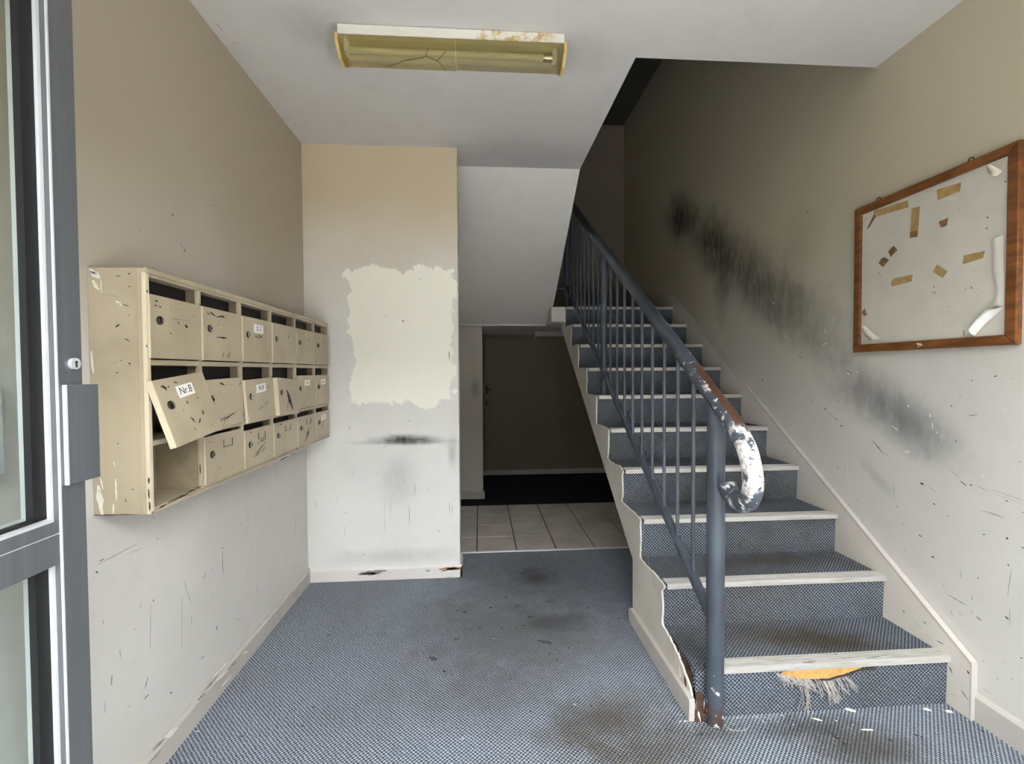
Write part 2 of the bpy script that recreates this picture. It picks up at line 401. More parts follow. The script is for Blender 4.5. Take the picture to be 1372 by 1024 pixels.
# upper flight underside, slopes down from the ceiling to the landing
sl = [(YS, ZC), (4.63, 1.745), (4.63, 1.745+.16), (YS+.12, ZC+.22), (YS, ZC+.22)]
struct('ceiling_sloping', MB().prism(sl, 'X', -.40, XV), 'paint_soffit', 'white sloping underside of the upper stair flight', 'soffit')
ns = [(YV-.02, ZC+.02), (4.42, 4.36), (4.42, 4.56), (YV-.02, ZC+.22)]
struct('ceiling_over_stair', MB().prism(ns, 'X', XV, XR+.02), 'paint_well_shade', 'sloping underside of the next flight, darkened to shade the stairs', 'soffit')
c = MB().box(-.53, XR+.2, 1.6, YB+.2, ZTOP, ZTOP+.2); c.box(-.53, XV+.02, 1.6, 1.8, ZC+.15, ZTOP+.1); c.box(-.53, -.33, 1.6, YC+.2, ZC+.15, ZTOP+.1)
struct('ceiling_upper', c, 'paint_well_shade', 'flat ceiling high over the stair landing, darkened to deepen the shade', 'ceiling')
lb = MB(); lb.box(-.33, .66, 4.61, YB, 1.745, LZ); lb.box(.66, .789, 4.235, YB, 1.745, LZ); lb.box(.789, XR, 4.30, YB, 1.745, LZ-.02)
struct('floor_landing', lb, 'paint_soffit', 'pale edge of the half landing at the top of the stairs', 'landing')
# front header and outer corner posts of the entrance, behind the photographer
struct('wall_front', MB().box(XL-.2, XR+.2, YF-.15, YF, ZC, 6.0), 'paint_left', 'header wall over the entrance', 'wall')

fa = struct('wall_sky_blocker', MB().box(-14, 14, -6.3, -6, -.1, 4.6), 'blocker_dark', 'unseen wall added across the yard to block low sky', 'wall')  # added out of view to block low sky and darken the stairwell
# skirting boards
def bb_profile(h=.085, t=.016):   # offset from the wall, height
    return [(0, 0), (t, 0), (t, h-.012), (t*.45, h), (0, h)]
def board_along_y(name, xw, sgn, y0, y1, label, mat='paint_trim', h=.085, t=.016):
    m = MB(); pr = [(xw+sgn*a, z) for a, z in bb_profile(h, t)]; m.prism(pr, 'Y', y0, y1)
    o = obj(name, m, mat); o['kind'] = 'structure'; o['label'] = label; o['category'] = 'skirting'; return o
bl = board_along_y('baseboard_left', XL, 1, YF, YC, 'chipped grey-white skirting along the left wall')
brt = board_along_y('baseboard_right', XR, -1, YF, 1.571, 'dusty skirting on the right wall in front of the stairs', h=.10)
m = MB(); m.prism([(YC-a, z) for a, z in bb_profile(.078)], 'X', XL+.016, XC+.012)
m.prism([(XC+a, z) for a, z in bb_profile(.078, .012)], 'Y', YC-.016, YC+.17)
bc = obj('baseboard_return', m, 'paint_trim_white'); bc['kind'] = 'structure'; bc['label'] = 'chipped skirting below the repainted patch'; bc['category'] = 'skirting'
m = MB(); m.prism([(4.73-a, z) for a, z in bb_profile(.075)], 'X', -.33, .045)
o = obj('baseboard_nib', m, 'paint_trim'); o['kind'] = 'structure'; o['label'] = 'skirting at the foot of the narrow pale wall'; o['category'] = 'skirting'
m = MB(); m.prism([(YB-a, z) for a, z in bb_profile(.06)], 'X', .03, XR)
o = obj('baseboard_back', m, 'paint_trim'); o['kind'] = 'structure'; o['label'] = 'skirting along the dark back wall of the recess'; o['category'] = 'skirting'

# flush door at the back of the recess
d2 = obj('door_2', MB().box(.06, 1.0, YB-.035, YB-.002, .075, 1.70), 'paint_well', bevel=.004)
d2['kind'] = 'structure'; d2['label'] = 'dark flush door at the back of the recess'; d2['category'] = 'door'
h = MB(); h.box(.075, .10, YB-.043, YB-.035, 1.02, 1.12); h.tube([(.088, YB-.04, 1.07), (.088, YB-.085, 1.07), (.10, YB-.09, 1.07), (.14, YB-.09, 1.068)], .008, 8)
obj('door_handle', h, 'frame_dark', d2, smooth=True)
obj('keyhole_plate', MB().box(.076, .098, YB-.041, YB-.035, .87, .93), 'frame_dark', d2, bevel=.003)
# pale batten under the landing
bt = thing('cable_duct', 'short pale duct fixed under the landing above the recess', 'duct', (.64, 5.3, 1.68))
obj('duct_cover', MB().box(.64, 1.2, 5.25, 5.32, 1.69, 1.744), 'paint_trim', bt, bevel=.004)
obj('end_plate', MB().box(.632, .642, 5.245, 5.325, 1.662, 1.744), 'paint_trim', bt, bevel=.002)

# ------------------------------------------------------------------ decals: chips and scratches with their own outlines
def chips(name, parent, axis, val, sgn, items, mats, th=.0007):
    """items: (x0,y0,x1,y1,width_mm,material index) strokes read off the photo, lying on the wall"""
    m = MB(); other = [i for i in 'XYZ' if i != axis]
    ids = ['XYZ'.index(k) for k in other]; ia = 'XYZ'.index(axis)
    for (x0, y0, x1, y1, wd, mi) in items:
        a = hit(axis, val, x0, y0); c = hit(axis, val, x1, y1)
        a2 = Vector((a[ids[0]], a[ids[1]])); c2 = Vector((c[ids[0]], c[ids[1]]))
        d = c2-a2; L = max(d.length, .001); d = d/L; nn = Vector((-d.y, d.x)); w = wd/2000*.72
        k = max(3, min(9, int(L/.006)+2)); up = []; lo = []
        for i in range(k):
            t = i/(k-1); e = math.sin(math.pi*min(max(t, .06), .94))**.6
            q = a2+d*(L*t)
            up.append(q+nn*w*e*rnd.uniform(.55, 1.25)); lo.append(q-nn*w*e*rnd.uniform(.55, 1.25))
        poly = up+lo[::-1]; n_ = len(poly); o = len(m.v)
        for off in (-.0005, th):
            for p in poly:
                q = [0, 0, 0]; q[ids[0]], q[ids[1]] = p.x, p.y; q[ia] = val+sgn*off; m.v.append(tuple(q))
        for i in range(k-1):
            m.f.append([o+n_+i, o+n_+i+1, o+n_+(n_-2-i), o+n_+(n_-1-i)]); m.mi.append(mi)
        for i in range(n_):
            j = (i+1) % n_; m.f.append([o+i, o+j, o+n_+j, o+n_+i]); m.mi.append(mi)
    o = obj(name, m, mats, parent); o['kind'] = 'stuff'; return o
CH = ['paint_dark_chip', 'paint_grey_scuff', 'plaster_white', 'raw_wood_pink', 'tape_brown']
wall_l = bpy.data.objects['wall_left']; wall_r = bpy.data.objects['wall_right']
chips('paint_chips', wall_l, 'X', XL, 1, [
    (229, 286, 233, 289, 5, 0), (217, 286, 218, 287, 3, 0), (187, 307, 188, 308, 4, 0), (241, 325, 245, 331, 3, 1), (246, 333, 249, 337, 6, 0), (265, 272, 304, 278, 1.5, 1),
    (298, 738, 298.6, 768, 2, 0), (298, 733, 299, 735, 4, 0), (276, 767, 273, 775, 3, 0), (248, 778, 249, 790, 4, 1), (205, 803, 206, 806, 5, 0), (243, 800, 244, 870, 1.2, 1),
    (202, 810, 201, 870, 1.2, 1), (290, 838, 291, 844, 5, 0), (318, 830, 323, 828, 4, 1), (273, 879, 269, 883, 4, 0), (228, 927, 230, 929, 5, 0), (198, 907, 194, 922, 3, 0), (199, 930, 193, 937, 5, 0),
    (174, 944, 173, 948, 4, 1), (343, 784, 344, 795, 3, 1), (184, 728, 130, 757, 1.5, 0), (170, 742, 195, 733, 1.6, 1), (250, 790, 256, 810, 2, 1), (397, 690, 394, 720, 1.3, 1), (337, 735, 338, 737, 3, 1),
    (285, 760, 284, 765, 2, 1), (180, 842, 181, 844, 4, 1), (284, 795, 285, 798, 3, 1), (256, 826, 257, 838, 2, 1), (190, 809, 187, 815, 3, 1), (133, 752, 140, 748, 4, 0), (128, 765, 131, 768, 5, 0),
    (203, 690, 207, 695, 3, 1), (210, 721, 212, 722, 3, 0), (322, 700, 323, 702, 2, 1), (137, 830, 139, 836, 3, 1), (160, 870, 162, 880, 3, 1), (150, 905, 149, 918, 3, 0), (140, 940, 141, 955, 2, 1),
], CH)
chips('paint_chips', wr, 'Y', YC, -1, [
    (539, 429, 541, 431, 9, 0), (539, 428.5, 540, 428.5, 5, 0), (462, 372, 463, 373, 5, 0), (561, 373, 563, 375, 5, 0), (517, 422, 518, 423, 6, 0), (516, 388, 517, 389, 4, 1), (495, 472, 497, 473, 3, 1),
    (602, 470, 602, 482, 7, 0), (588, 545, 589, 546, 5, 0), (546, 563, 549, 564, 5, 1), (468, 570, 468.5, 576, 4, 1), (475, 628, 473, 640, 3, 1), (556, 648, 556, 664, 3, 0), (548, 675, 548.6, 705, 2.5, 0), (523, 665, 523, 700, 2.5, 1),
    (515, 670, 515.5, 715, 2, 1), (539, 640, 541, 646, 4, 1), (462, 704, 462, 720, 2.5, 1), (463, 686, 464, 687, 6, 0), (423, 668, 423, 684, 3, 1), (466, 739, 467, 740, 6, 0), (487, 742, 488, 743, 7, 0), (529, 738, 530, 739, 6, 0),
    (602, 672, 603, 687, 3, 0), (606, 675, 606.6, 688, 3, 0), (588, 710, 590, 713, 5, 1), (572, 652, 573, 657, 3, 1), (453, 662, 450, 677, 2, 1), (505, 633, 506, 636, 3, 1),
    (516, 590, 566, 588, 5, 0), (500, 588, 590, 593, 1.5, 1), (480, 593, 610, 595, 1.2, 1), (518, 580, 552, 592, 2.5, 0), (526, 596, 536, 583, 2.5, 0), (514, 600, 520, 592, 2, 0), (540, 594, 575, 586, 2, 0),
], CH)
chips('paint_chips', bc, 'Y', YC-.016, -1, [(480, 769, 518, 764, 40, 1), (484, 769, 505, 768, 30, 1), (588, 763, 616, 761, 30, 3), (598, 762, 617, 762, 26, 3), (591, 766, 603, 762, 8, 0), (571, 765, 576, 764, 18, 1), (522, 767, 523, 767, 8, 1), (598, 773, 606, 773, 4, 1)], CH)
chips('paint_chips', bl, 'X', XL+.016, 1, [(219, 990, 238, 975, 26, 2), (205, 1005, 222, 988, 16, 1), (200, 1022, 215, 1006, 14, 1), (290, 912, 305, 898, 16, 2), (275, 925, 292, 905, 14, 1), (265, 938, 276, 928, 14, 1), (310, 893, 316, 886, 12, 1), (325, 876, 332, 872, 12, 2), (296, 920, 310, 905, 9, 2), (283, 910, 306, 886, 8, 2)], CH)
rs = [(1135, 498, 1138, 502, 12, 2), (1133, 496, 1142, 500, 4, 0), (1147, 497, 1150, 499, 6, 2), (1216, 542, 1218, 545, 11, 2), (1246, 555, 1246.5, 559, 9, 2), (1249, 566, 1250, 575, 5, 2), (1254, 578, 1256, 580, 8, 2), (1212, 604, 1219, 606, 12, 2), (1214, 604, 1216, 605, 5, 0),
    (1314, 637, 1321, 638, 5, 2), (1345, 549, 1349, 549, 8, 2), (1104, 546, 1107, 549, 8, 0), (1109, 551, 1122, 563, 3, 1), (1126, 570, 1129, 571, 9, 0), (1120, 560, 1122, 562, 5, 0), (1122, 536, 1124, 538, 5, 0), (1161, 561, 1163, 562, 5, 0),
    (1170, 591, 1184, 608, 5, 0), (1162, 583, 1172, 595, 2, 1), (1184, 606, 1192, 612, 4, 1), (1122, 625, 1124, 627, 6, 0), (1135, 620, 1136.5, 645, 2.5, 2), (1148, 668, 1149, 669, 6, 0), (1196, 649, 1199, 661, 3, 1), (1202, 677, 1203, 680, 6, 0),
    (1233, 647, 1238, 649, 11, 0), (1245, 652, 1254, 659, 3, 1), (1250, 674, 1253, 676, 9, 0), (1269, 690, 1272, 692, 6, 1), (1231, 716, 1235, 719, 7, 0), (1248, 745, 1252, 747, 8, 0), (1211, 737, 1213, 738, 6, 1), (1182, 712, 1184, 713, 4, 1),
    (1286, 643, 1295, 651, 4, 0), (1299, 649, 1303, 650, 6, 0), (1271, 627, 1285, 640, 2, 1), (1308, 650, 1325, 658, 3, 1), (1330, 656, 1372, 671, 2.5, 1), (1334, 661, 1372, 676, 1.5, 1), (1315, 684, 1340, 690, 3.5, 1), (1326, 687, 1346, 694, 2, 0),
    (1317, 716, 1320, 716, 6, 0), (1348, 720, 1351, 722, 9, 0), (1347, 670, 1351, 672, 5, 0), (1369, 686, 1372, 687, 5, 0), (1350, 756, 1352, 758, 7, 0), (1369, 733, 1372, 734, 5, 0), (1296, 557, 1310, 555, 3, 0), (1332, 504, 1336, 503, 6, 0), (1301, 509, 1303, 510, 6, 0), (1274, 543, 1276, 544, 8, 0),
    (1280, 590, 1282, 591, 8, 0), (1286, 530, 1287, 531, 4, 0), (1355, 507, 1357, 506, 4, 1), (1363, 618, 1368, 618, 4, 1), (1255, 580, 1262, 600, 3, 1), (1271, 797, 1293, 810, 3, 0), (1299, 818, 1304, 822, 4, 1), (1308, 826, 1315, 831, 7, 0), (1347, 825, 1351, 830, 8, 0),
    (1355, 763, 1350, 800, 2.5, 1), (1353, 815, 1353, 838, 2, 1), (1273, 816, 1277, 826, 3, 1), (1284, 820, 1290, 826, 3, 1), (1310, 773, 1311, 775, 6, 0), (1264, 784, 1265, 785, 5, 0), (1302, 798, 1303, 804, 4, 1), (1287, 764, 1288, 775, 3, 1), (1317, 885, 1319, 887, 5, 0), (1336, 909, 1337, 910, 5, 0),
    (1355, 908, 1356, 911, 6, 1), (1317, 922, 1328, 930, 3, 1), (1367, 881, 1370, 882, 6, 0), (1346, 888, 1347, 890, 6, 1), (1209, 700, 1212, 702, 5, 1), (1035, 405, 1037, 407, 8, 2), (1052, 450, 1055, 452, 8, 2), (1058, 455, 1060, 456, 8, 2), (1116, 425, 1117, 435, 7, 2), (1105, 440, 1107, 447, 6, 2), (1102, 462, 1108, 459, 8, 2), (1111, 520, 1119, 530, 3, 1),
    (1104, 307, 1106, 309, 9, 1), (1080, 283, 1084, 286, 12, 1), (1020, 508, 1023, 511, 8, 0), (1070, 476, 1075, 480, 9, 1), (1093, 473, 1096, 476, 6, 1), (1085, 535, 1089, 541, 6, 1), (1170, 510, 1180, 513, 2, 1), (1195, 570, 1204, 577, 5, 2)]
chips('paint_chips', wall_r, 'X', XR, -1, rs, CH)
ceil = bpy.data.objects['ceiling']
chips('paint_chips', ceil, 'Z', ZC, -1, [(290, 31, 299, 41, 5, 1), (311, 55, 317, 60, 3, 1), (993, 75, 1005, 70, 9, 2)], CH)

sp = [(696, 768, 702, 768, 22, 0), (706, 776, 722, 778, 50, 1), (713, 764, 717, 764, 14, 0), (676, 800, 679, 800, 14, 0), (655, 814, 660, 814, 16, 0), (620, 820, 625, 820, 20, 0), (611, 818, 614, 818, 12, 0), (706, 827, 714, 826, 20, 0), (700, 838, 704, 838, 14, 0),
  (671, 842, 674, 842, 12, 0), (607, 856, 616, 856, 18, 1), (593, 899, 598, 899, 14, 0), (611, 892, 613, 892, 10, 0), (725, 930, 728, 930, 9, 0), (709, 953, 712, 953, 9, 0), (418, 947, 421, 947, 10, 0), (403, 972, 406, 973, 9, 0), (787, 814, 790, 814, 14, 0), (735, 801, 738, 801, 14, 0),
  (688, 843, 694, 843, 12, 1), (665, 838, 669, 839, 12, 1), (640, 842, 646, 842, 16, 1), (720, 858, 740, 862, 40, 1), (575, 880, 585, 884, 40, 1), (1115, 985, 1125, 990, 14, 0), (1128, 995, 1136, 999, 14, 0), (1100, 975, 1120, 985, 5, 0), (857, 856, 859, 856, 9, 0), (735, 876, 738, 876, 9, 0), (640, 874, 643, 875, 9, 0), (1225, 983, 1230, 986, 9, 0), (1190, 990, 1196, 993, 8, 0), (760, 868, 763, 868, 10, 0), (690, 812, 696, 812, 10, 0), (730, 806, 742, 806, 12, 1)]
o = chips('carpet_specks', floor, 'Z', .0012, 1, sp, ['paint_dark_chip', 'grime'], th=.0006)
# ------------------------------------------------------------------ staircase
st = thing('staircase', 'carpeted staircase with metal-edged steps rising to the landing', 'staircase', (1.3, Y1, 0))
XT0 = SL-.003
# plaster core below treads
core = [(Y1+.03, 0)]
for k in range(1, 11):
    y = Y1+.03+(k-1)*T
    core += [(y, k*RZ-.014), (Y1+.03+k*T if k < 10 else 4.24, k*RZ-.014)]
core += [(4.42, 1.70), (2.34, .322), (2.34, 0)]
obj('stair_body', MB().prism(core, 'X', SL+.012, SR+.02), 'paint_stringer', st)
for k in range(1, 11):
    y = Y1+(k-1)*T; z = k*RZ
    ye = y+T+.03 if k < 10 else YB-.002
    z0 = z-RZ
    # carpet on the riser, leaning in below the nosing
    obj('riser_carpet', MB().prism([(y+.018, z0), (y+.014, z-.012), (y+.034, z-.012), (y+.034, z0)], 'X', XT0, SR), 'carpet_stair', st)
    obj('tread_carpet', MB().prism([(y+.03, z-.016), (y+.03, z-.001), (ye, z-.001), (ye, z-.016)], 'X', XT0, SR), 'carpet_stair', st)
# aluminium nosings with ribbed tops
def nosing_mesh(x0, x1, name):
    pr = [(0, -.024), (0, -.002), (.003, 0)]
    for i in range(4):
        a = .009+i*.0115; pr += [(a, 0), (a+.0006, -.003), (a+.0050, -.003), (a+.0056, 0)]
    pr += [(.056, 0), (.056, -.006), (.006, -.006), (.006, -.024)]
    m = MB().prism(pr, 'X', x0, x1)
    for i in range(len(pr)):
        j = (i+1) % len(pr)
        if pr[i][1] == -.003 and pr[j][1] == -.003: m.mi[2+i] = 1
    return m.mesh(name, ['nosing_metal', 'nosing_groove'])
nm = nosing_mesh(SL+.004, SR-.001, 'nosing'); nm1 = nosing_mesh(.858, SR-.001, 'nosing')
for k in range(1, 11):
    link('nosing', nm1 if k == 1 else nm, st, (0, Y1+(k-1)*T, k*RZ+(.008 if k == 1 else .005 if k < 4 else .002)))
# worn dark stretch on the first nosing
chips('nosing_wear', st, 'Z', RZ+.0085, 1, [(1075, 888, 1092, 886, 18, 1), (1110, 883, 1150, 880, 8, 1), (1118, 876, 1122, 876, 5, 0), (1160, 882, 1190, 877, 8, 1)], CH)
# open-side stringer with a ragged stepped upper edge
up = []
for k in range(2, 11):
    y = Y1+(k-1)*T; z = k*RZ
    zb = z-RZ
    q = [(y+.022, zb+.004), (y+.020, zb+.05), (y+.010, zb+.10), (y+.014, z-.035), (y+.002, z-.004), (y+.03, z+.004), (y+.09, z+.003), (y+.17, z+.002), (y+T-.01, z+.001)]
    for (a, c_) in q:
        up.append((a+rnd.uniform(-.009, .009)+.004, c_+rnd.uniform(-.006, .003)))
up = [p for p in up if p[0] < 4.26]
low = [(1.655, 0), (1.652, .055), (1.668, .075), (1.685, .10), (1.715, .118), (1.75, .142), (1.79, .158), (1.83, .170), (1.87, .182), (1.905, .186)]
def rag(P, step=.014, amp=.0035):
    out_ = []
    for (a, c_), (d_, e) in zip(P[:-1], P[1:]):
        k_ = max(1, int(math.hypot(d_-a, e-c_)/step))
        for i in range(k_):
            t = i/k_; w = amp if a < 3.0 else amp*.5
            out_.append((a+(d_-a)*t+rnd.uniform(-w, w), max(0, c_+(e-c_)*t+rnd.uniform(-w, w))))
    return out_+[P[-1]]
outline = [low[0]]+rag(low[1:]+up)+[(4.26, LZ), (4.42, LZ), (4.42, 1.70), (2.34, .322), (2.34, 0)]
obj('stringer', MB().prism(outline, 'X', SL-.012, SL-.004, side=1), ['paint_stringer', 'plaster_white'], st)
m = MB(); m.prism([(1.64, 0), (2.30, 0), (2.335, .012), (2.348, .035), (2.342, .062), (2.318, .078), (1.66, .085), (1.638, .085)], 'X', SL-.034, SL-.012)
sb = obj('side_skirting', m, 'paint_trim', st, bevel=.003)
# rotten timber inside the broken lower corner
m = MB()
for i in range(80):
    t = (i % 40)/39; y = 1.630+.17*t+rnd.uniform(-.014, .014); z = .03+.115*t+rnd.uniform(-.01, .012)
    L = rnd.uniform(.03, .075); a = rnd.uniform(.4, 1.5); x = rnd.uniform(SL-.010, SL+.030); w = rnd.uniform(.003, .009)
    m.m = 0 if rnd.random() < .6 else (1 if rnd.random() < .5 else 2)
    dy, dz = math.cos(a)*L, math.sin(a)*L
    m.add([(x-w, y, z-L/2), (x+w, y-.004, z-L/2), (x+w, y+w, z-L/2), (x+rnd.uniform(-.01, .006), y+dy*.4, z+dz*.6)], [(0, 1, 2), (0, 1, 3), (1, 2, 3), (2, 0, 3)])
o = obj('rotten_splinters', m, ['rot_wood', 'raw_wood_pink', 'plaster_white'], st); o['kind'] = 'stuff'; o['label'] = 'rotten brown timber in the broken stair corner'
obj('rotten_core', MB().prism([(1.638, 0), (1.640, .06), (1.655, .10), (1.70, .135), (1.76, .165), (1.83, .183), (1.9, .185), (1.9, 0)], 'X', SL-.003, SL+.022), 'rot_wood', st)
# wall skirting following the slope
sk = [(1.572, 0), (1.572, .212), (4.235, .212+.66*(4.235-1.572)), (4.30, 2.0), (YB, 2.0), (YB, LZ), (4.235, LZ-.12), (1.72, .0)]
obj('wall_skirting', MB().prism(sk, 'X', SR, XR), 'paint_stringer', st, bevel=.002)
dz = .66
m = MB(); m.prism([(1.566, .0), (1.566, .216), (4.235, .216+dz*(4.235-1.566)), (4.235, .206+dz*(4.235-1.566)), (1.573, .206), (1.573, .0)], 'X', SR-.001, XR-.006)
obj('skirting_cap', m, 'paint_trim', st)
chips('skirting_scuffs', st, 'X', SR, -1, [(1210, 818, 1212, 820, 8, 0), (1237, 832, 1241, 836, 5, 0), (1255, 858, 1264, 863, 5, 0), (1296, 898, 1298, 903, 12, 0), (1288, 925, 1297, 937, 3, 0), (1272, 893, 1276, 902, 6, 0), (1240, 850, 1250, 857, 2, 1), (1225, 832, 1235, 842, 2, 1), (1130, 720, 1140, 728, 3, 1), (1275, 930, 1280, 933, 3, 1)], CH)
chips('stringer_scuffs', st, 'X', SL-.012, -1, [(868, 745, 870, 760, 4, 1), (876, 770, 877, 790, 3, 1), (829, 660, 832, 672, 4, 1), (862, 700, 863, 720, 2, 1)], CH)
# torn carpet at the first riser: bare board, frayed yarn
yr = Y1+.010
def rp(x, y): h = hit('Y', yr, x, y); return (h.x, h.z)
cr = [rp(1047, 903), rp(1062, 896), rp(1100, 893), rp(1140, 891), rp(1160, 891), rp(1150, 896), rp(1135, 901), rp(1118, 907), rp(1098, 909), rp(1075, 909), rp(1058, 906)]
obj('exposed_board', MB().prism(cr, 'Y', yr-.001, yr+.012), 'raw_wood', st)
m = MB(); 
for (x0, y0, x1, y1) in [(1118, 907, 1150, 897), (1150, 897, 1178, 890), (1098, 910, 1120, 907), (1160, 892, 1170, 896)]:
    a, c_ = rp(x0, y0), rp(x1, y1); m.tube([(a[0], yr-.001, a[1]), ((a[0]+c_[0])/2, yr-.006, (a[1]+c_[1])/2-.002), (c_[0], yr-.001, c_[1])], .0035, 6)
obj('torn_edge', m, 'paint_dark_chip', st, smooth=True)
m = MB()
for i in range(100):
    t = rnd.random(); x0 = 1040+100*t; yb = 902+7*math.sin(math.pi*t)
    L = 8+20*math.exp(-((x0-1108)/20)**2)+rnd.uniform(-3, 6)
    if rnd.random() < .16: x0 = rnd.uniform(1072, 1082); L = rnd.uniform(40, 66)
    a = rp(x0, yb); e = rp(x0+rnd.uniform(-6, 12)+ (6 if L < 40 else -2), yb+L)
    out_ = rnd.uniform(.004, .022)
    m.tube([(a[0], yr+.004, a[1]), ((a[0]*.6+e[0]*.4)+rnd.uniform(-.006, .006), yr-out_, a[1]*.5+e[1]*.5), (e[0], yr-out_*.6-.004, max(e[1], .004))], rnd.uniform(.0008, .0018), 4, False)
o = obj('frayed_yarn', m, 'thread', st); o['kind'] = 'stuff'; o['label'] = 'frayed grey yarn hanging from the torn riser carpet'

# ------------------------------------------------------------------ railing
rl = thing('stair_railing', 'blue-grey metal stair railing with a worn curled handrail', 'railing', (.853, 1.63, 0))
RX = .853
hz = lambda y: 1.189+.617*(y-1.626)
lz = lambda y: .462+.610*(y-1.796)
R0 = .031
path = [(RX, y, hz(y)) for y in np.linspace(4.62, 1.56, 24)]
# curl at the lower end: bends down, then back under itself
path += [(RX, 1.50, hz(1.50)-.004)]
path += [(RX, 1.447, 1.062), (RX, 1.418, 1.020), (RX, 1.402, .975), (RX, 1.398, .935), (RX, 1.410, .898), (RX, 1.436, .872), (RX, 1.470, .862), (RX, 1.505, .864), (RX, 1.535, .878), (RX, 1.552, .900)]
# smooth the path
def catmull(P, n=4):
    out_ = []
    for i in range(len(P)-1):
        p0, p1, p2, p3 = (Vector(P[max(i-1, 0)]), Vector(P[i]), Vector(P[i+1]), Vector(P[min(i+2, len(P)-1)]))
        for j in range(n):
            t = j/n
            out_.append(.5*((2*p1)+(p2-p0)*t+(2*p0-5*p1+4*p2-p3)*t*t+(3*p1-p0-3*p2+p3)*t**3))
    return out_+[Vector(P[-1])]
obj('handrail', MB().tube(catmull(path), R0, 20), 'rail_paint_worn', rl, smooth=True)
obj('newel_post', MB().tube([(RX, 1.628, .004), (RX, 1.628, .6), (RX, 1.628, hz(1.628)-.01)], .0315, 20), 'rail_paint', rl, smooth=True)
obj('newel_post', MB().tube([(RX, 3.155, 6*RZ-.005), (RX, 3.155, hz(3.155)-.01)], .024, 16), 'rail_paint', rl, smooth=True)
obj('newel_post', MB().tube([(RX, 4.50, LZ-.002), (RX, 4.50, hz(4.50)-.01)], .03, 16), 'rail_paint', rl, smooth=True)
obj('lower_rail', MB().tube([(RX, 1.63, lz(1.63)), (RX, 3.0, lz(3.0)), (RX, 4.50, lz(4.50))], .020, 14), 'rail_paint', rl, smooth=True)
obj('landing_rail', MB().tube([(RX, 4.50, 2.095), (.60, 4.52, 2.095)], .018, 12), 'rail_paint', rl, smooth=True)
ys = [1.807+.148*i for i in range(9)]+[3.300+.1425*i for i in range(8)]
for y in ys:
    z0, z1 = lz(y), hz(y)
    obj('baluster', MB().tube([(RX, y, z0), (RX, y, z1)], .0085, 8), 'rail_paint', rl, smooth=True)

# ------------------------------------------------------------------ letterboxes
XF = -.917
mbk = thing('letterbox_bank', 'beige metal bank of eighteen letterboxes on the left wall', 'letterboxes', (XL, 2.1, .906))
CY = [1.356, 1.605, 1.868, 2.129, 2.401, 2.669, 2.907]
Z0, Z1 = .906, 1.589
rails = [(1.567, 1.589), (1.321, 1.337), (1.094, 1.108), (.906, .919)]
m = MB(); m.m = 0
m.box(XL, XF, CY[0], CY[0]+.010, Z0, Z1)
obj('side_panel', m, 'letterbox_enamel', mbk, bevel=.002)
obj('side_panel', MB().box(XL, XF, CY[-1]-.010, CY[-1], Z0, Z1), 'letterbox_enamel', mbk, bevel=.002)
obj('corner_fold', MB().box(XF-.026, XF-.020, CY[0]-.003, CY[0]+.001, Z0, Z1), 'letterbox_enamel', mbk)
obj('back_panel', MB().box(XL, XL+.004, CY[0]+.01, CY[-1]-.01, Z0, Z1), 'letterbox_inside', mbk)
for (a, c_) in rails:
    top = a > 1.5; bot = a < .95
    o = obj('top_panel' if top else 'bottom_panel' if bot else 'shelf', MB().box(XL+.004, XF, CY[0]+.01, CY[-1]-.01, a, c_), 'letterbox_enamel', mbk, bevel=.0015)
obj('top_lip', MB().box(XF-.004, XF+.004, CY[0], CY[-1], 1.576, 1.5905), 'letterbox_enamel', mbk, bevel=.0015)
obj('bottom_lip', MB().box(XF-.004, XF+.003, CY[0], CY[-1], .905, .914), 'letterbox_enamel', mbk, bevel=.0015)
obj('front_edge', MB().box(XF-.008, XF+.003, CY[0]-.001, CY[0]+.014, Z0, Z1-.012), 'letterbox_edge_lit', mbk, bevel=.0015)
for yv in CY[1:-1]:
    obj('divider', MB().box(XL+.004, XF, yv-.002, yv+.002, .915, 1.575), 'letterbox_inside', mbk)
    obj('mullion', MB().box(XF-.010, XF+.002, yv-.008, yv+.008, .917, 1.568), 'letterbox_enamel', mbk, bevel=.0015)
for c_ in range(6):
    for (z0, z1) in ((1.515, 1.567), (1.275, 1.321), (1.066, 1.094)):
        if c_ == 0 and z0 < 1.1: continue
        obj('slot_shade', MB().box(XF-.042, XF-.038, CY[c_]+.006, CY[c_+1]-.006, z0-.02, z1), 'gasket', mbk)  # black sheet added behind each slot as its inner shade
def text_mesh(txt, size):
    cu = bpy.data.curves.new('lettering', 'FONT'); cu.body = txt; cu.size = size; cu.extrude = .0003; cu.align_x = 'CENTER'; cu.align_y = 'CENTER'
    t_ = bpy.data.objects.new('lettering', cu); S.collection.objects.link(t_)
    bpy.context.view_layer.update()
    me = bpy.data.meshes.new_from_object(t_.evaluated_get(bpy.context.evaluated_depsgraph_get()))
    bpy.data.objects.remove(t_); bpy.data.curves.remove(cu)
    # lay it in the y,z plane facing +x
    for v in me.vertices: x, y, z = v.co; v.co = (z, x, y)
    me.materials.clear(); me.materials.append(MAT['ink']); return me
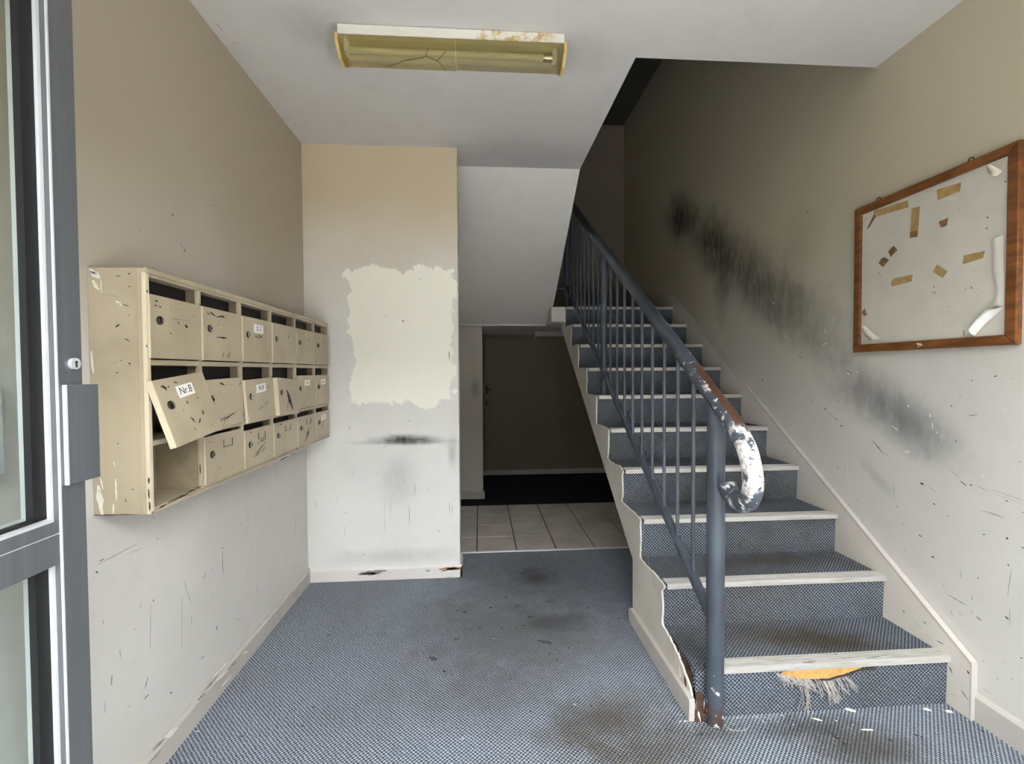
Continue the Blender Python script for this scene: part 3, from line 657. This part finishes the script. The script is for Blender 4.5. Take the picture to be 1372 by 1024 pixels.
# lock: domed cylinder with a keyway; local axis +x
def lock_mesh():
    m = MB(); seg = 16; prof = [(.0, .0125), (.004, .0125), (.006, .0105), (.006, .0085)]
    o = 0
    for (x, r) in prof:
        for k in range(seg): t = 2*math.pi*k/seg; m.v.append((x, r*math.cos(t), r*math.sin(t)))
    for i in range(len(prof)-1):
        for k in range(seg):
            k2 = (k+1) % seg; m.f.append([i*seg+k, i*seg+k2, (i+1)*seg+k2, (i+1)*seg+k]); m.mi.append(0 if i < 2 else 1)
    b_ = len(prof)-1; c0 = len(m.v); m.v.append((.0075, 0, 0))
    for k in range(seg): m.f.append([b_*seg+k, b_*seg+(k+1) % seg, c0]); m.mi.append(1)
    m.m = 2; m.box(.0068, .0085, -.0012, .0012, -.005, .005)
    return m.mesh('lock', ['lock_dark', 'chrome', 'paint_dark_chip'], True)
LOCK = lock_mesh()
def holder_mesh(w, h, kind):
    m = MB(); r = .0013
    if kind == 'U':
        m.tube([(.001, -w/2, h/2), (.001, -w/2, -h/2), (.001, w/2, -h/2), (.001, w/2, h/2)], r, 5)
    else:
        m.box(0, .0015, -w/2, w/2, -h/2, h/2-.0); m.tube([(.002, -w/2, h/2), (.002, w/2, h/2)], r, 5); m.tube([(.002, -w/2, -h/2), (.002, w/2, -h/2)], r, 5)
    return m.mesh('name_holder', 'letterbox_enamel' if kind != 'U' else 'lock_dark')
def door(parent, yc, zc, w, h, th, at, rot, holder=None, text=None, marks=(), name='door'):
    m = MB(); m.m = 0
    # folded sheet: front skin with returned edges
    m.box(-.002, 0, -w/2, w/2, -h/2, h/2)
    m.m = 1; m.box(-th, -.002, -w/2, -w/2+.0015, -h/2, h/2); m.m = 0
    m.box(-th, -.002, w/2-.0015, w/2, -h/2, h/2)
    m.box(-th, -.002, -w/2+.0015, w/2-.0015, -h/2, -h/2+.0015); m.box(-th, -.002, -w/2+.0015, w/2-.0015, h/2-.0015, h/2)
    d = link(name, m.mesh(name, ['letterbox_enamel', 'letterbox_edge_lit']), parent, at, rot)
    A = Vector(at)
    link('lock', LOCK, d, A+Vector((0, -w/2+.036, .018*h/.17)))
    hy, hz_ = w*.02, h*.27
    if holder == 'U': link('name_holder', holder_mesh(w*.24, .026, 'U'), d, A+Vector((0, hy+.01, hz_)))
    if holder == 'H': link('name_holder', holder_mesh(w*.36, .030, 'H'), d, A+Vector((0, hy+.01, hz_)))
    if text:
        lw, lh = text[1], text[2]
        pl = link('name_label', MB().box(0, .0012, -lw/2, lw/2, -lh/2, lh/2).mesh('name_label', 'paper'), d, A+Vector((0, hy, hz_)), (math.radians(text[3]), 0, 0))
        pl['label'] = 'white paper name label'
        t_ = link('lettering', text_mesh(text[0], text[4]), pl, A+Vector((.0013, hy, hz_)))
        t_.location = (.0013, 0, 0)
    if marks:
        mm = MB()
        for (u0, v0, u1, v1, wd, mi) in marks:
            a = Vector((u0*w-w/2, v0*h-h/2)); c_ = Vector((u1*w-w/2, v1*h-h/2)); dd = c_-a; L = max(dd.length, .001); dd /= L; nn = Vector((-dd.y, dd.x)); k = max(3, min(10, int(L/.005)+2)); mm.m = mi
            P = [a+dd*L*i/(k-1)+nn*(wd/2000)*rnd.uniform(.4, 1.2)*math.sin(math.pi*min(max(i/(k-1), .1), .9)) for i in range(k)]
            Q = [a+dd*L*i/(k-1)-nn*(wd/2000)*rnd.uniform(.4, 1.2)*math.sin(math.pi*min(max(i/(k-1), .1), .9)) for i in range(k)]
            o_ = len(mm.v)
            for p in P+Q: mm.v.append((.0005, p.x, p.y))
            for i in range(k-1): mm.f.append([o_+i, o_+i+1, o_+k+i+1, o_+k+i]); mm.mi.append(mi)
        me = mm.mesh('scratches', ['paint_dark_chip', 'paint_grey_scuff', 'plaster_white'])
        s_ = link('scratches', me, d, A); s_['kind'] = 'stuff'
    return d
ROWS = [(1.341, 1.519), (1.112, 1.281), (.922, 1.070)]
spec = {
 (0, 0): dict(holder='H', marks=[(.08, .9, .14, .92, 6, 0), (.07, .84, .12, .83, 5, 0), (.15, .83, .2, .83, 6, 0), (.5, .63, .56, .6, 5, 0), (.66, .6, .72, .55, 9, 0), (.35, .42, .38, .42, 6, 0), (.68, .12, .71, .12, 5, 1), (.36, .8, .74, .8, 3, 0), (.8, .8, .9, .76, 4, 1), (.72, .74, .74, .74, 8, 2), (.38, .74, .4, .74, 7, 2)]),
 (1, 0): dict(holder='H', marks=[(.15, .92, .3, .86, 8, 0), (.1, .9, .16, .86, 5, 0), (.3, .85, .55, .9, 7, 0), (.45, .88, .72, .8, 12, 0), (.5, .78, .7, .74, 9, 0), (.35, .46, .6, .46, 8, 0), (.3, .44, .4, .47, 5, 0), (.45, .06, .5, .18, 5, 0), (.55, .08, .6, .1, 6, 0), (.62, .04, .66, .2, 6, 0), (.4, .68, .44, .66, 4, 2)]),
 (2, 0): dict(text=('G 3', .078, .034, 0, .028), marks=[(.38, .60, .5, .57, 7, 0), (.5, .57, .64, .60, 6, 0), (.45, .62, .66, .62, 3, 0), (.45, .3, .5, .34, 6, 1)]),
 (3, 0): dict(marks=[(.66, .76, .66, .68, 7, 0), (.69, .72, .69, .70, 4, 0)]),
 (4, 0): dict(marks=[(.64, .78, .64, .68, 8, 0), (.4, .74, .6, .74, 2, 1)]),
 (5, 0): dict(marks=[(.66, .74, .66, .66, 6, 0)]),
 (1, 1): dict(holder='H', marks=[(.35, .93, .5, .86, 8, 0), (.5, .86, .75, .8, 6, 0), (.6, .78, .72, .84, 5, 0), (.9, .82, .97, .9, 6, 0), (.35, .12, .8, .27, 6, 0), (.3, .15, .5, .2, 5, 0), (.42, .05, .46, .25, 4, 0), (.5, .1, .54, .26, 4, 0), (.97, .05, .97, .25, 4, 0)]),
 (2, 1): dict(text=('N 8', .085, .034, 3, .028), marks=[(.3, .24, .6, .34, 3, 0), (.6, .34, .76, .42, 3, 0), (.74, .3, .77, .42, 4, 1), (.78, .76, .85, .77, 4, 0), (.0, .03, .05, .2, 6, 2)]),
 (3, 1): dict(holder='H', marks=[(.40, .80, .50, .20, 16, 0), (.44, .72, .62, .14, 20, 0), (.50, .60, .66, .10, 16, 0), (.36, .14, .44, .40, 6, 0), (.30, .1, .36, .2, 5, 1), (.40, .66, .58, .14, 10, 0)]),
 (4, 1): dict(text=('K 5', .072, .030, 2, .024)),
 (5, 1): dict(text=('A 3', .072, .030, 2, .024), marks=[(.5, .62, .9, .64, 2, 1)]),
 (1, 2): dict(holder='U', marks=[(.05, .9, .15, .86, 6, 1), (.3, .3, .36, .24, 7, 1), (.45, .52, .47, .5, 4, 0)]),
 (2, 2): dict(holder='U', marks=[(.24, .25, .72, .56, 6, 0), (.28, .22, .55, .36, 6, 0), (.4, .60, .78, .63, 4, 0), (.35, .54, .5, .56, 4, 1), (.55, .28, .7, .44, 5, 0), (.6, .22, .66, .28, 4, 1), (.15, .93, .22, .93, 5, 0)]),
 (3, 2): dict(holder='U', marks=[(.2, .93, .3, .93, 6, 0)]),
 (4, 2): dict(holder='U', marks=[(.34, .08, .55, .52, 14, 0), (.45, .1, .62, .56, 12, 0), (.4, .2, .5, .4, 10, 0), (.28, .5, .32, .4, 5, 0), (.04, .95, .05, .85, 5, 0)]),
 (5, 2): dict(text=('L 9', .072, .030, 4, .024), marks=[(.3, .30, .52, .60, 9, 0), (.38, .64, .6, .78, 6, 0)]),
}
for (c_, r), kw in spec.items():
    y0, y1 = CY[c_], CY[c_+1]; z0, z1 = ROWS[r]
    if (c_, r) == (1, 2): z1 = 1.084
    w = y1-y0-.020; h = z1-z0; th = .012
    rot = None; off = (0, 0, 0)
    if (c_, r) == (3, 1): rot = (math.radians(-3), math.radians(-4.5), math.radians(3)); off = (.014, 0, -.012); th = .02
    if (c_, r) == (2, 1): rot = (math.radians(2), math.radians(-2.5), 0); off = (.008, 0, -.008)
    if (c_, r) == (1, 1): off = (.004, 0, -.004); rot = (math.radians(1.5), math.radians(-1.5), 0)
    door(mbk, 0, 0, w, h, th, (XF+.007+off[0], (y0+y1)/2+off[1], (z0+z1)/2+off[2]), rot, **kw)
# the broken door hangs tilted outward across the open boxes
Rm = Matrix.Rotation(math.radians(6), 4, 'X') @ Matrix.Rotation(math.radians(-15), 4, 'Y')
top_c = Vector((-.900, 1.468, 1.290)); hh = .196
cen = top_c + Rm @ Vector((0, 0, -hh/2))
ld = door(mbk, 0, 0, .236, hh, .020, cen, Rm.to_euler(), text=('Nr.8', .078, .036, 3, .032),
     marks=[(.1, .9, .2, .86, 8, 0), (.14, .92, .18, .82, 7, 0), (.22, .88, .25, .86, 5, 0), (.35, .92, .42, .9, 6, 0), (.45, .6, .48, .56, 7, 0), (.5, .57, .66, .57, 2, 1), (.68, .6, .72, .61, 6, 0), (.42, .36, .48, .24, 7, 0), (.54, .22, .60, .28, 9, 0), (.68, .32, .71, .4, 9, 0), (.42, .18, .44, .14, 5, 0), (.36, .5, .32, .46, 5, 1), (.96, .4, .98, .1, 3, 1)])
ld['label'] = 'broken letterbox door hanging askew over the open boxes'
# flaked paint and rust
chips('paint_chips', mbk, 'Y', CY[0]-.0003, -1, [
    (122, 364, 134, 372, 22, 2), (124, 375, 132, 388, 14, 2), (120, 360, 128, 366, 14, 2), (155, 369, 162, 370, 3, 0), (172, 366, 174, 367, 6, 0), (173, 384, 174, 383, 5, 0), (155, 403, 165, 409, 10, 2), (158, 406, 173, 410, 4, 0), (137, 394, 158, 396, 2, 1), (150, 396, 160, 399, 2, 1), (172, 422, 173.5, 422, 5, 0), (155, 438, 160, 434, 6, 0), (167, 453, 174, 457, 4, 0),
    (172, 486, 175, 488, 6, 0), (156, 499, 158, 499, 6, 0), (153, 487, 156, 485, 3, 1), (161, 483, 163, 482, 3, 0), (157, 594, 159, 594, 4, 0), (177, 656, 179, 655, 5, 0), (131, 650, 137, 690, 22, 2), (133, 655, 134, 660, 5, 1), (155, 641, 156, 670, 7, 2), (152, 675, 152, 688, 7, 2), (152, 618, 154, 625, 3, 2), (134, 640, 138, 655, 5, 2), (168, 668, 169, 673, 3, 0),
    (122, 470, 125, 500, 8, 2), (123, 540, 126, 580, 8, 2), (125, 585, 128, 600, 8, 2), (117, 400, 117.5, 450, 4, 0), (120, 690, 185, 689, 4, 0), (135, 374, 136, 392, 3, 2)], CH, th=.0006)
chips('edge_rust', mbk, 'X', XF+.0043, 1, [(199, 640, 200, 648, 8, 0), (199, 655, 200, 668, 6, 0), (200, 672, 201, 684, 8, 0), (268, 622, 268.5, 634, 6, 0), (197, 388, 197.4, 392, 6, 0), (196, 462, 197, 465, 6, 0)], CH, th=.0006)
chips('rust_flakes', mbk, 'X', XF+.0033, 1, [(214, 680, 222, 676, 6, 0), (225, 673, 240, 667, 6, 0), (236, 668, 252, 661, 8, 0), (250, 660, 262, 655, 6, 0), (216, 676, 240, 668, 3, 2), (262, 654, 270, 651, 4, 0), (375, 617, 386, 611, 6, 0), (390, 610, 396, 606, 4, 0)], CH, th=.0006)
# ------------------------------------------------------------------ notice board
nb = thing('notice_board', 'empty wood-framed notice board with old tape on the right wall', 'notice board', (XR, 1.79, 1.37))
BY0, BY1, BZ0, BZ1, FX = 1.450, 2.137, 1.378, 2.062, XR-.026
obj('panel', MB().box(XR-.014, XR-.002, BY0+.02, BY1-.02, BZ0+.02, BZ1-.02), 'board_face', nb)
fw = .036
def mitre(y0, y1, z0, z1, side):
    o_ = [(y0, z0), (y1, z0), (y1, z1), (y0, z1)]; i_ = [(y0+fw, z0+fw), (y1-fw, z0+fw), (y1-fw, z1-fw), (y0+fw, z1-fw)]
    k = {'bottom': (0, 1), 'far': (1, 2), 'top': (2, 3), 'near': (3, 0)}[side]
    return [o_[k[0]], o_[k[1]], i_[k[1]], i_[k[0]]]
for sd in ('bottom', 'far', 'top', 'near'):
    obj('frame_rail', MB().prism(mitre(BY0, BY1, BZ0, BZ1, sd), 'X', FX, XR-.001), 'varnished_wood', nb, bevel=.004)
FB = XR-.0142
def bp(x, y): h = hit('X', FB, x, y); return (h.y, h.z)
def tape(name, quad, mat='tape_old', lift=.0012):
    P = [bp(*q) for q in quad]
    o_ = obj(name, MB().prism(P, 'X', FB-lift, FB), mat, nb); return o_
# crop scale of the survey: 272/696
def cp(x, y): return (1100+x*272/696, 160+y*272/696)
for q in ([(182, 312), (298, 277), (300, 300), (178, 336)], [(398, 240), (482, 215), (476, 245), (400, 276)], [(312, 304), (340, 297), (332, 400), (305, 404)],
          [(490, 466), (562, 449), (555, 474), (486, 496)], [(240, 560), (250, 545), (314, 530), (312, 554), (244, 572)], [(398, 497), (434, 520), (418, 542), (384, 522)]):
    tape('tape_strip', [cp(*p) for p in q])
for q in ([(404, 350), (436, 337), (432, 362), (414, 370)], [(232, 452), (250, 433), (262, 446), (240, 470)], [(198, 492), (216, 472), (234, 480), (214, 505)], [(140, 660), (150, 648), (158, 668), (148, 674)], [(158, 374), (182, 326), (190, 330), (164, 372)], [(306, 385), (332, 380), (330, 402), (306, 405)]):
    tape('tape_scrap', [cp(*p) for p in q], 'tape_brown', .0018)
# curled paper remnants
def curl(pts_base, pts_tip, lift, mat='paper_old'):
    A = [bp(*cp(*p)) for p in pts_base]; B = [bp(*cp(*p)) for p in pts_tip]; m = MB(); n_ = 8
    for t_ in (0, .0006):
        for i in range(n_+1):
            s_ = i/n_
            for a, b_ in zip(A, B):
                m.v.append((FB-.0015-t_-lift*math.sin(s_*math.pi*.75), a[0]+(b_[0]-a[0])*s_, a[1]+(b_[1]-a[1])*s_))
    k = len(A)
    for L_ in (0, 1):
        o_ = L_*(n_+1)*k
        for i in range(n_):
            for j in range(k-1):
                m.f.append([o_+i*k+j, o_+i*k+j+1, o_+(i+1)*k+j+1, o_+(i+1)*k+j]); m.mi.append(0)
    return obj('paper_scrap', m, mat, nb, smooth=True)
curl([(570, 158), (572, 178), (590, 192)], [(600, 155), (636, 176), (618, 194)], .02)
curl([(146, 718), (150, 740), (170, 758)], [(160, 706), (192, 735), (212, 750)], .018)
curl([(628, 395), (628, 450), (630, 520), (632, 575), (628, 640)], [(588, 412), (596, 460), (592, 525), (612, 585), (592, 640)], .006, 'board_face')
curl([(630, 640), (600, 668), (560, 705), (528, 742)], [(622, 650), (580, 650), (545, 684), (526, 710)], .022, 'paper')
chips('pin_holes', nb, 'X', FB, -1, [(1160, 292, 1161, 293, 5, 0), (1322, 290, 1324, 292, 7, 0), (1321, 305, 1323, 306, 7, 0), (1177, 365, 1178, 366, 7, 0), (1179, 370, 1180, 371, 5, 0), (1251, 383, 1252, 385, 5, 0), (1249, 391, 1250, 392, 5, 0), (1252, 390, 1253, 394, 3, 0), (1268, 329, 1269, 330, 4, 0), (1285, 281, 1286, 281, 4, 0), (1271, 410, 1272, 411, 4, 0), (1264, 433, 1265, 434, 4, 0), (1246, 281, 1247, 282, 3, 1), (1345, 243, 1349, 243, 4, 0), (1298, 385, 1300, 387, 4, 1), (1292, 389, 1296, 384, 4, 1), (1301, 383, 1303, 387, 4, 0), (1305, 362, 1308, 363, 4, 1), (1247, 324, 1248, 325, 3, 1), (1159, 375, 1160, 376, 3, 1), (1291, 441, 1292, 450, 4, 0), (1313, 262, 1314, 263, 4, 1), (1317, 390, 1318, 391, 4, 1)], CH, th=.0004)
chips('frame_chip', nb, 'X', FX, -1, [(1228, 460, 1236, 462, 18, 2), (1229, 464, 1231, 465, 8, 2)], CH, th=.0006)
for y in (1.62, 2.02):
    ring = [(XR-.008, y+.010*math.cos(t), BZ1+.004+.012*math.sin(t)) for t in np.linspace(0, math.pi, 9)]
    obj('hanging_hook', MB().tube(ring, .0022, 6), 'lock_dark', nb, smooth=True)

# ------------------------------------------------------------------ ceiling light
LX0, LX1, LY0, LY1 = -.556, .362, 1.925, 2.085
lt = thing('ceiling_light', 'old ceiling light with a cracked yellowed cover', 'ceiling light', (-.1, 2.0, ZC))
ztr = 2.642
m = MB(); m.box(LX0+.004, LX1-.004, LY0, LY0+.003, ztr, ZC-.003); m.box(LX0+.004, LX1-.004, LY1-.003, LY1, ztr, ZC-.003)
m.box(LX0+.004, LX1-.004, LY0+.003, LY1-.003, ZC-.006, ZC-.003)
m.box(LX0+.004, LX0+.007, LY0+.003, LY1-.003, ztr, ZC-.006); m.box(LX1-.007, LX1-.004, LY0+.003, LY1-.003, ztr, ZC-.006)
obj('tray', m, 'lamp_tray', lt, bevel=.001)
obj('tray_lip', MB().box(LX0+.004, LX1-.004, LY0-.004, LY0, ztr-.002, ztr+.003), 'lamp_tray', lt)
obj('reflector', MB().prism([(LY0+.02, ZC-.012), (LY0+.05, ZC-.028), (LY1-.05, ZC-.028), (LY1-.02, ZC-.012)], 'X', LX0+.03, LX1-.03), 'lamp_reflector', lt)
tu = obj('tube', MB().tube([(LX0+.03, 2.0, 2.628), (LX1-.045, 2.0, 2.628)], .013, 14), 'lamp_tube', lt, smooth=True)
obj('tube_cap', MB().tube([(LX1-.082, 2.0, 2.628), (LX1-.045, 2.0, 2.628)], .0165, 14), 'chrome', tu, smooth=True)
obj('lamp_holder', MB().box(LX1-.045, LX1-.025, 1.98, 2.02, 2.612, ZC-.01), 'lamp_tray', lt, bevel=.003)
obj('lamp_holder', MB().box(LX0+.012, LX0+.03, 1.98, 2.02, 2.612, ZC-.01), 'lamp_tray', lt, bevel=.003)
# cover: folded translucent sheet, cross-section in y,z
def sheet(x0, x1, th=.002, dz=0.):
    pr = [(LY0-.002, ztr), (LY0-.002, 2.618), (LY0+.055, 2.580), (LY1-.055, 2.580), (LY1+.002, 2.618), (LY1+.002, ztr)]
    inn = [(LY0, ztr), (LY0, 2.619), (LY0+.056, 2.582), (LY1-.056, 2.582), (LY1, 2.619), (LY1, ztr)]
    m = MB(); k = len(pr); o_ = len(m.v)
    for x in (x0, x1):
        m.v += [(x, y, z+dz) for y, z in pr]+[(x, y, z+dz) for y, z in inn]
    for i in range(k-1):
        m.f.append([i, i+1, 2*k+i+1, 2*k+i]); m.mi.append(0)
        m.f.append([k+i, k+i+1, 3*k+i+1, 3*k+i]); m.mi.append(0)
        m.f.append([i, i+1, k+i+1, k+i]); m.mi.append(0); m.f.append([2*k+i, 2*k+i+1, 3*k+i+1, 3*k+i]); m.mi.append(0)
    return m
cv = obj('cover', sheet(LX0+.006, -.088, dz=-.003), 'lamp_cover', lt)
obj('cover', sheet(-.086, LX1-.006), 'lamp_cover_grey', lt)
cap = [(LY0-.006, ztr+.002), (LY0-.006, 2.612), (LY0+.052, 2.574), (LY1-.052, 2.574), (LY1+.006, 2.612), (LY1+.006, ztr+.002)]
for (a, b_) in ((LX0-.006, LX0+.006), (LX1-.006, LX1+.006)):
    obj('end_cap', MB().prism(cap, 'X', a, b_), 'lamp_end', lt, bevel=.0015)
def lp(x, y):   # crack points on the cover underside and slope
    d = AW + AR*(x-PX)/F - AU*(y-PY)/F
    # sloped near face from (LY0-.002,2.618) to (LY0+.055,2.580)
    n_ = Vector((0, -(2.580-2.618), (.057))); p0 = Vector((0, LY0-.002, 2.617-.003)); dv = Vector(d); c0 = Vector(CAM)
    t_ = (p0-c0).dot(n_)/dv.dot(n_); q = c0+dv*t_
    if q.y > LY0+.055:
        t_ = (2.577-CAM[2])/d[2]; q = c0+dv*t_
    return q-dv.normalized()*.001
ck = lambda x, y: (430+x*190/1372, 10+y*190/1372)
m = MB()
for pl in ([(640, 575), (800, 515), (900, 495), (990, 480), (1015, 465), (1130, 515), (1170, 560), (1205, 612)], [(1015, 465), (1035, 395)], [(1130, 510), (1170, 460), (1212, 428)]):
    m.tube([lp(*ck(*p)) for p in pl], .0016, 5)
obj('crack', m, 'crack', cv)

# ------------------------------------------------------------------ entrance door leaf, standing open along the left wall
D = obj('door_1', MB().box(-.89, -.85, 1.000, 1.064, .012, 2.38), 'aluminium_grey', bevel=.002)
D['kind'] = 'structure'; D['label'] = 'grey aluminium glazed entrance door standing open at the left'; D['category'] = 'door'
def dpart(name, mb, mat, parent=D, bevel=0): return obj(name, mb, mat, parent, bevel=bevel)
dpart('hinge_stile', MB().box(-.89, -.85, .14, .21, .012, 2.38), 'aluminium_grey', bevel=.002)
dpart('mid_rail', MB().box(-.89, -.852, .21, 1.0, .913, 1.002), 'aluminium_grey', bevel=.002)
dpart('rail_groove', MB().box(-.8525, -.8515, .21, 1.0, .975, .9765), 'aluminium_bright')
dpart('top_rail', MB().box(-.89, -.852, .21, 1.0, 2.30, 2.38), 'aluminium_grey', bevel=.002)
dpart('bottom_rail', MB().box(-.89, -.852, .21, 1.0, .012, .12), 'aluminium_grey', bevel=.002)
for z0, z1 in ((1.002, 2.30), (.12, .913)):
    dpart('glass_pane', MB().box(-.886, -.881, .215, .995, z0+.004, z1-.004), 'glass')
    dpart('glazing_bead', MB().box(-.882, -.861, .990, 1.000, z0, z1), 'bead_lit', bevel=.001)
    dpart('outer_bead', MB().box(-.915, -.888, .990, 1.000, z0, z1), 'bead_lit', bevel=.001)
    dpart('outer_bead', MB().box(-.915, -.888, .21, .990, z0, z0+.008), 'bead_lit', bevel=.001)
    g = MB().box(-.880, -.866, .962, .990, z0+.01, z1); dpart('gasket', g, 'gasket')
    dpart('gasket', MB().box(-.880, -.866, .225, .99, z0, z0+.012), 'gasket')
    dpart('glazing_bead', MB().box(-.866, -.853, .225, .990, z0, z0+.006), 'aluminium_bright')
dpart('edge_highlight', MB().box(-.8515, -.8480, 1.000, 1.0035, .012, 2.38), 'bead_lit')  # highlight along the stile edge, made as a bright strip
dpart('outer_stile', MB().box(-.915, -.89, 1.0, 1.064, .012, 2.38), 'aluminium_grey', bevel=.002)
pl = dpart('latch_guard', MB().box(-.850, -.842, 1.015, 1.094, 1.070, 1.276), 'aluminium_grey', bevel=.0015)
dpart('guard_edge_lit', MB().box(-.8495, -.8418, 1.0125, 1.0155, 1.070, 1.276), 'aluminium_bright', pl)  # bright strip painting the lit near edge of the guard
m = MB(); m.tube([(-.850, 1.040, 1.320), (-.843, 1.040, 1.320)], .012, 18); lk = dpart('lock_cylinder', m, 'aluminium_bright')
kb = MB(); kb.box(-.8432, -.8415, 1.0385, 1.0415, 1.312, 1.320); kb.tube([(-.8432, 1.040, 1.323), (-.8415, 1.040, 1.323)], .003, 8)
dpart('keyway', kb, 'paint_dark_chip', lk)
# jamb that carries the hinges
j = obj('trim_1', MB().box(-.95, -.845, .06, .135, 0, ZC), 'aluminium_grey', bevel=.002); j['kind'] = 'structure'; j['label'] = 'grey hinge post of the entrance door'; j['category'] = 'door frame'
# pale panel on the wall behind the glass
pp = obj('pale_panel', MB().box(XL, XL+.03, .90, 1.09, 1.08, 1.29), 'aluminium_bright', bevel=.003)
tag(pp, 'pale metal panel on the wall seen through the door glass', 'panel')

# ------------------------------------------------------------------ debris on the carpet
def flake(x, y, sx, sy, ang, name, label, cat, mat, grp=None, hgt=.004):
    h = hit('Z', 0, x, y); m = MB(); n_ = 8; k = [rnd.uniform(.75, 1.15) for _ in range(n_)]
    bot = []; top = []
    for i in range(n_):
        t = 2*math.pi*i/n_; a, b_ = sx*math.cos(t)*k[i], sy*math.sin(t)*k[i]
        bot.append((a*math.cos(ang)-b_*math.sin(ang), a*math.sin(ang)+b_*math.cos(ang)))
    for p in bot: m.v.append((p[0], p[1], .0005))
    for p in bot: m.v.append((p[0]*.86, p[1]*.86, hgt*rnd.uniform(.6, 1.2)))
    m.f.append(list(reversed(range(n_)))); m.f.append([n_+i for i in range(n_)])
    for i in range(n_): j_ = (i+1) % n_; m.f.append([i, j_, n_+j_, n_+i])
    m.mi = [0]*len(m.f)
    o_ = link(name, m.mesh(name, mat), None, (h.x, h.y, 0)); tag(o_, label, cat, grp); return o_
flake(1138, 951, .020, .009, -.6, 'plaster_flake', 'white plaster flake against the first riser below the torn carpet', 'debris', 'plaster_white')
flake(1242, 951, .016, .008, -.5, 'plaster_flake', 'larger white flake by the right end of the first step', 'debris', 'plaster_white')
flake(1272, 954, .012, .008, -.4, 'plaster_flake', 'small white flake nearest the right wall skirting', 'debris', 'plaster_white')
flake(1162, 978, .022, .0025, -.15, 'wood_splinter', 'pale splinter lying on the carpet before the stairs', 'debris', 'pale_wood', hgt=.003)
flake(1094, 964, .018, .0025, -.5, 'wood_splinter', 'pale splinter under the hanging yarn', 'debris', 'pale_wood', hgt=.003)
m = MB()
def crumb(x, y, r):
    h = hit('Z', 0, x, y)
    if h.x > .72 and h.y > 1.648-r: h.y = 1.648-r
    c0 = (h.x, h.y, r*.4); vs = [(c0[0]+r*rnd.uniform(.6, 1.2)*a, c0[1]+r*rnd.uniform(.6, 1.2)*b_, max(.0004, c0[2]+r*.6*c_)) for a, b_, c_ in ((1, 0, 0), (0, 1, 0), (-1, 0, 0), (0, -1, 0), (0, 0, 1), (0, 0, -1))]
    m.add(vs, [(0, 1, 4), (1, 2, 4), (2, 3, 4), (3, 0, 4), (1, 0, 5), (2, 1, 5), (3, 2, 5), (0, 3, 5)])
for (x, y, r) in [(1048, 958, 3.5), (1032, 963, 3), (1120, 966, 4), (1143, 971, 3), (1063, 971, 2.5), (1088, 954, 3), (1215, 946, 4), (1260, 944, 3), (1265, 952, 3), (1296, 965, 3), (1337, 999, 3), (892, 912, 5), (884, 927, 3), (911, 955, 5), (905, 945, 4), (978, 946, 3), (493, 788, 4), (435, 792, 3), (759, 753, 4), (662, 856, 4), (620, 990, 4), (770, 944, 4), (1001, 952, 3), (985, 958, 4), (1010, 955, 3), (876, 905, 3), (898, 928, 3), (918, 950, 4), (930, 962, 3), (840, 830, 3), (265, 980, 4), (300, 928, 4), (320, 905, 3)]:
    crumb(x, y, r*.001)
for _ in range(70):
    crumb(rnd.gauss(985, 70), rnd.gauss(958, 7), rnd.uniform(.8, 1.8)*.001)
for _ in range(60):
    crumb(rnd.uniform(960, 1270), rnd.uniform(946, 962), rnd.uniform(.6, 1.6)*.001)
o = obj('plaster_crumbs', m, 'plaster_white'); o['kind'] = 'stuff'; tag(o, 'scattered white crumbs on the carpet around the stair foot', 'debris')
def strand(pts, r, mat, label):
    P = [hit('Z', .0015, *p) for p in pts]; o_ = obj('loose_yarn', MB().tube(catmull(P, 3), r, 5), mat, smooth=True); tag(o_, label, 'yarn')
    return o_
so = strand([(967, 968), (978, 977), (990, 979), (999, 977), (1005, 971)], .0014, 'thread', 'pale branching yarn lying beside the post foot')
obj('yarn_branch', MB().tube([hit('Z', .0015, *p) for p in ((997, 977), (1000, 984))], .0012, 5), 'thread', so)
strand([(1008, 956), (1018, 963), (1026, 969)], .0011, 'thread', 'short grey yarn lying before the first riser')
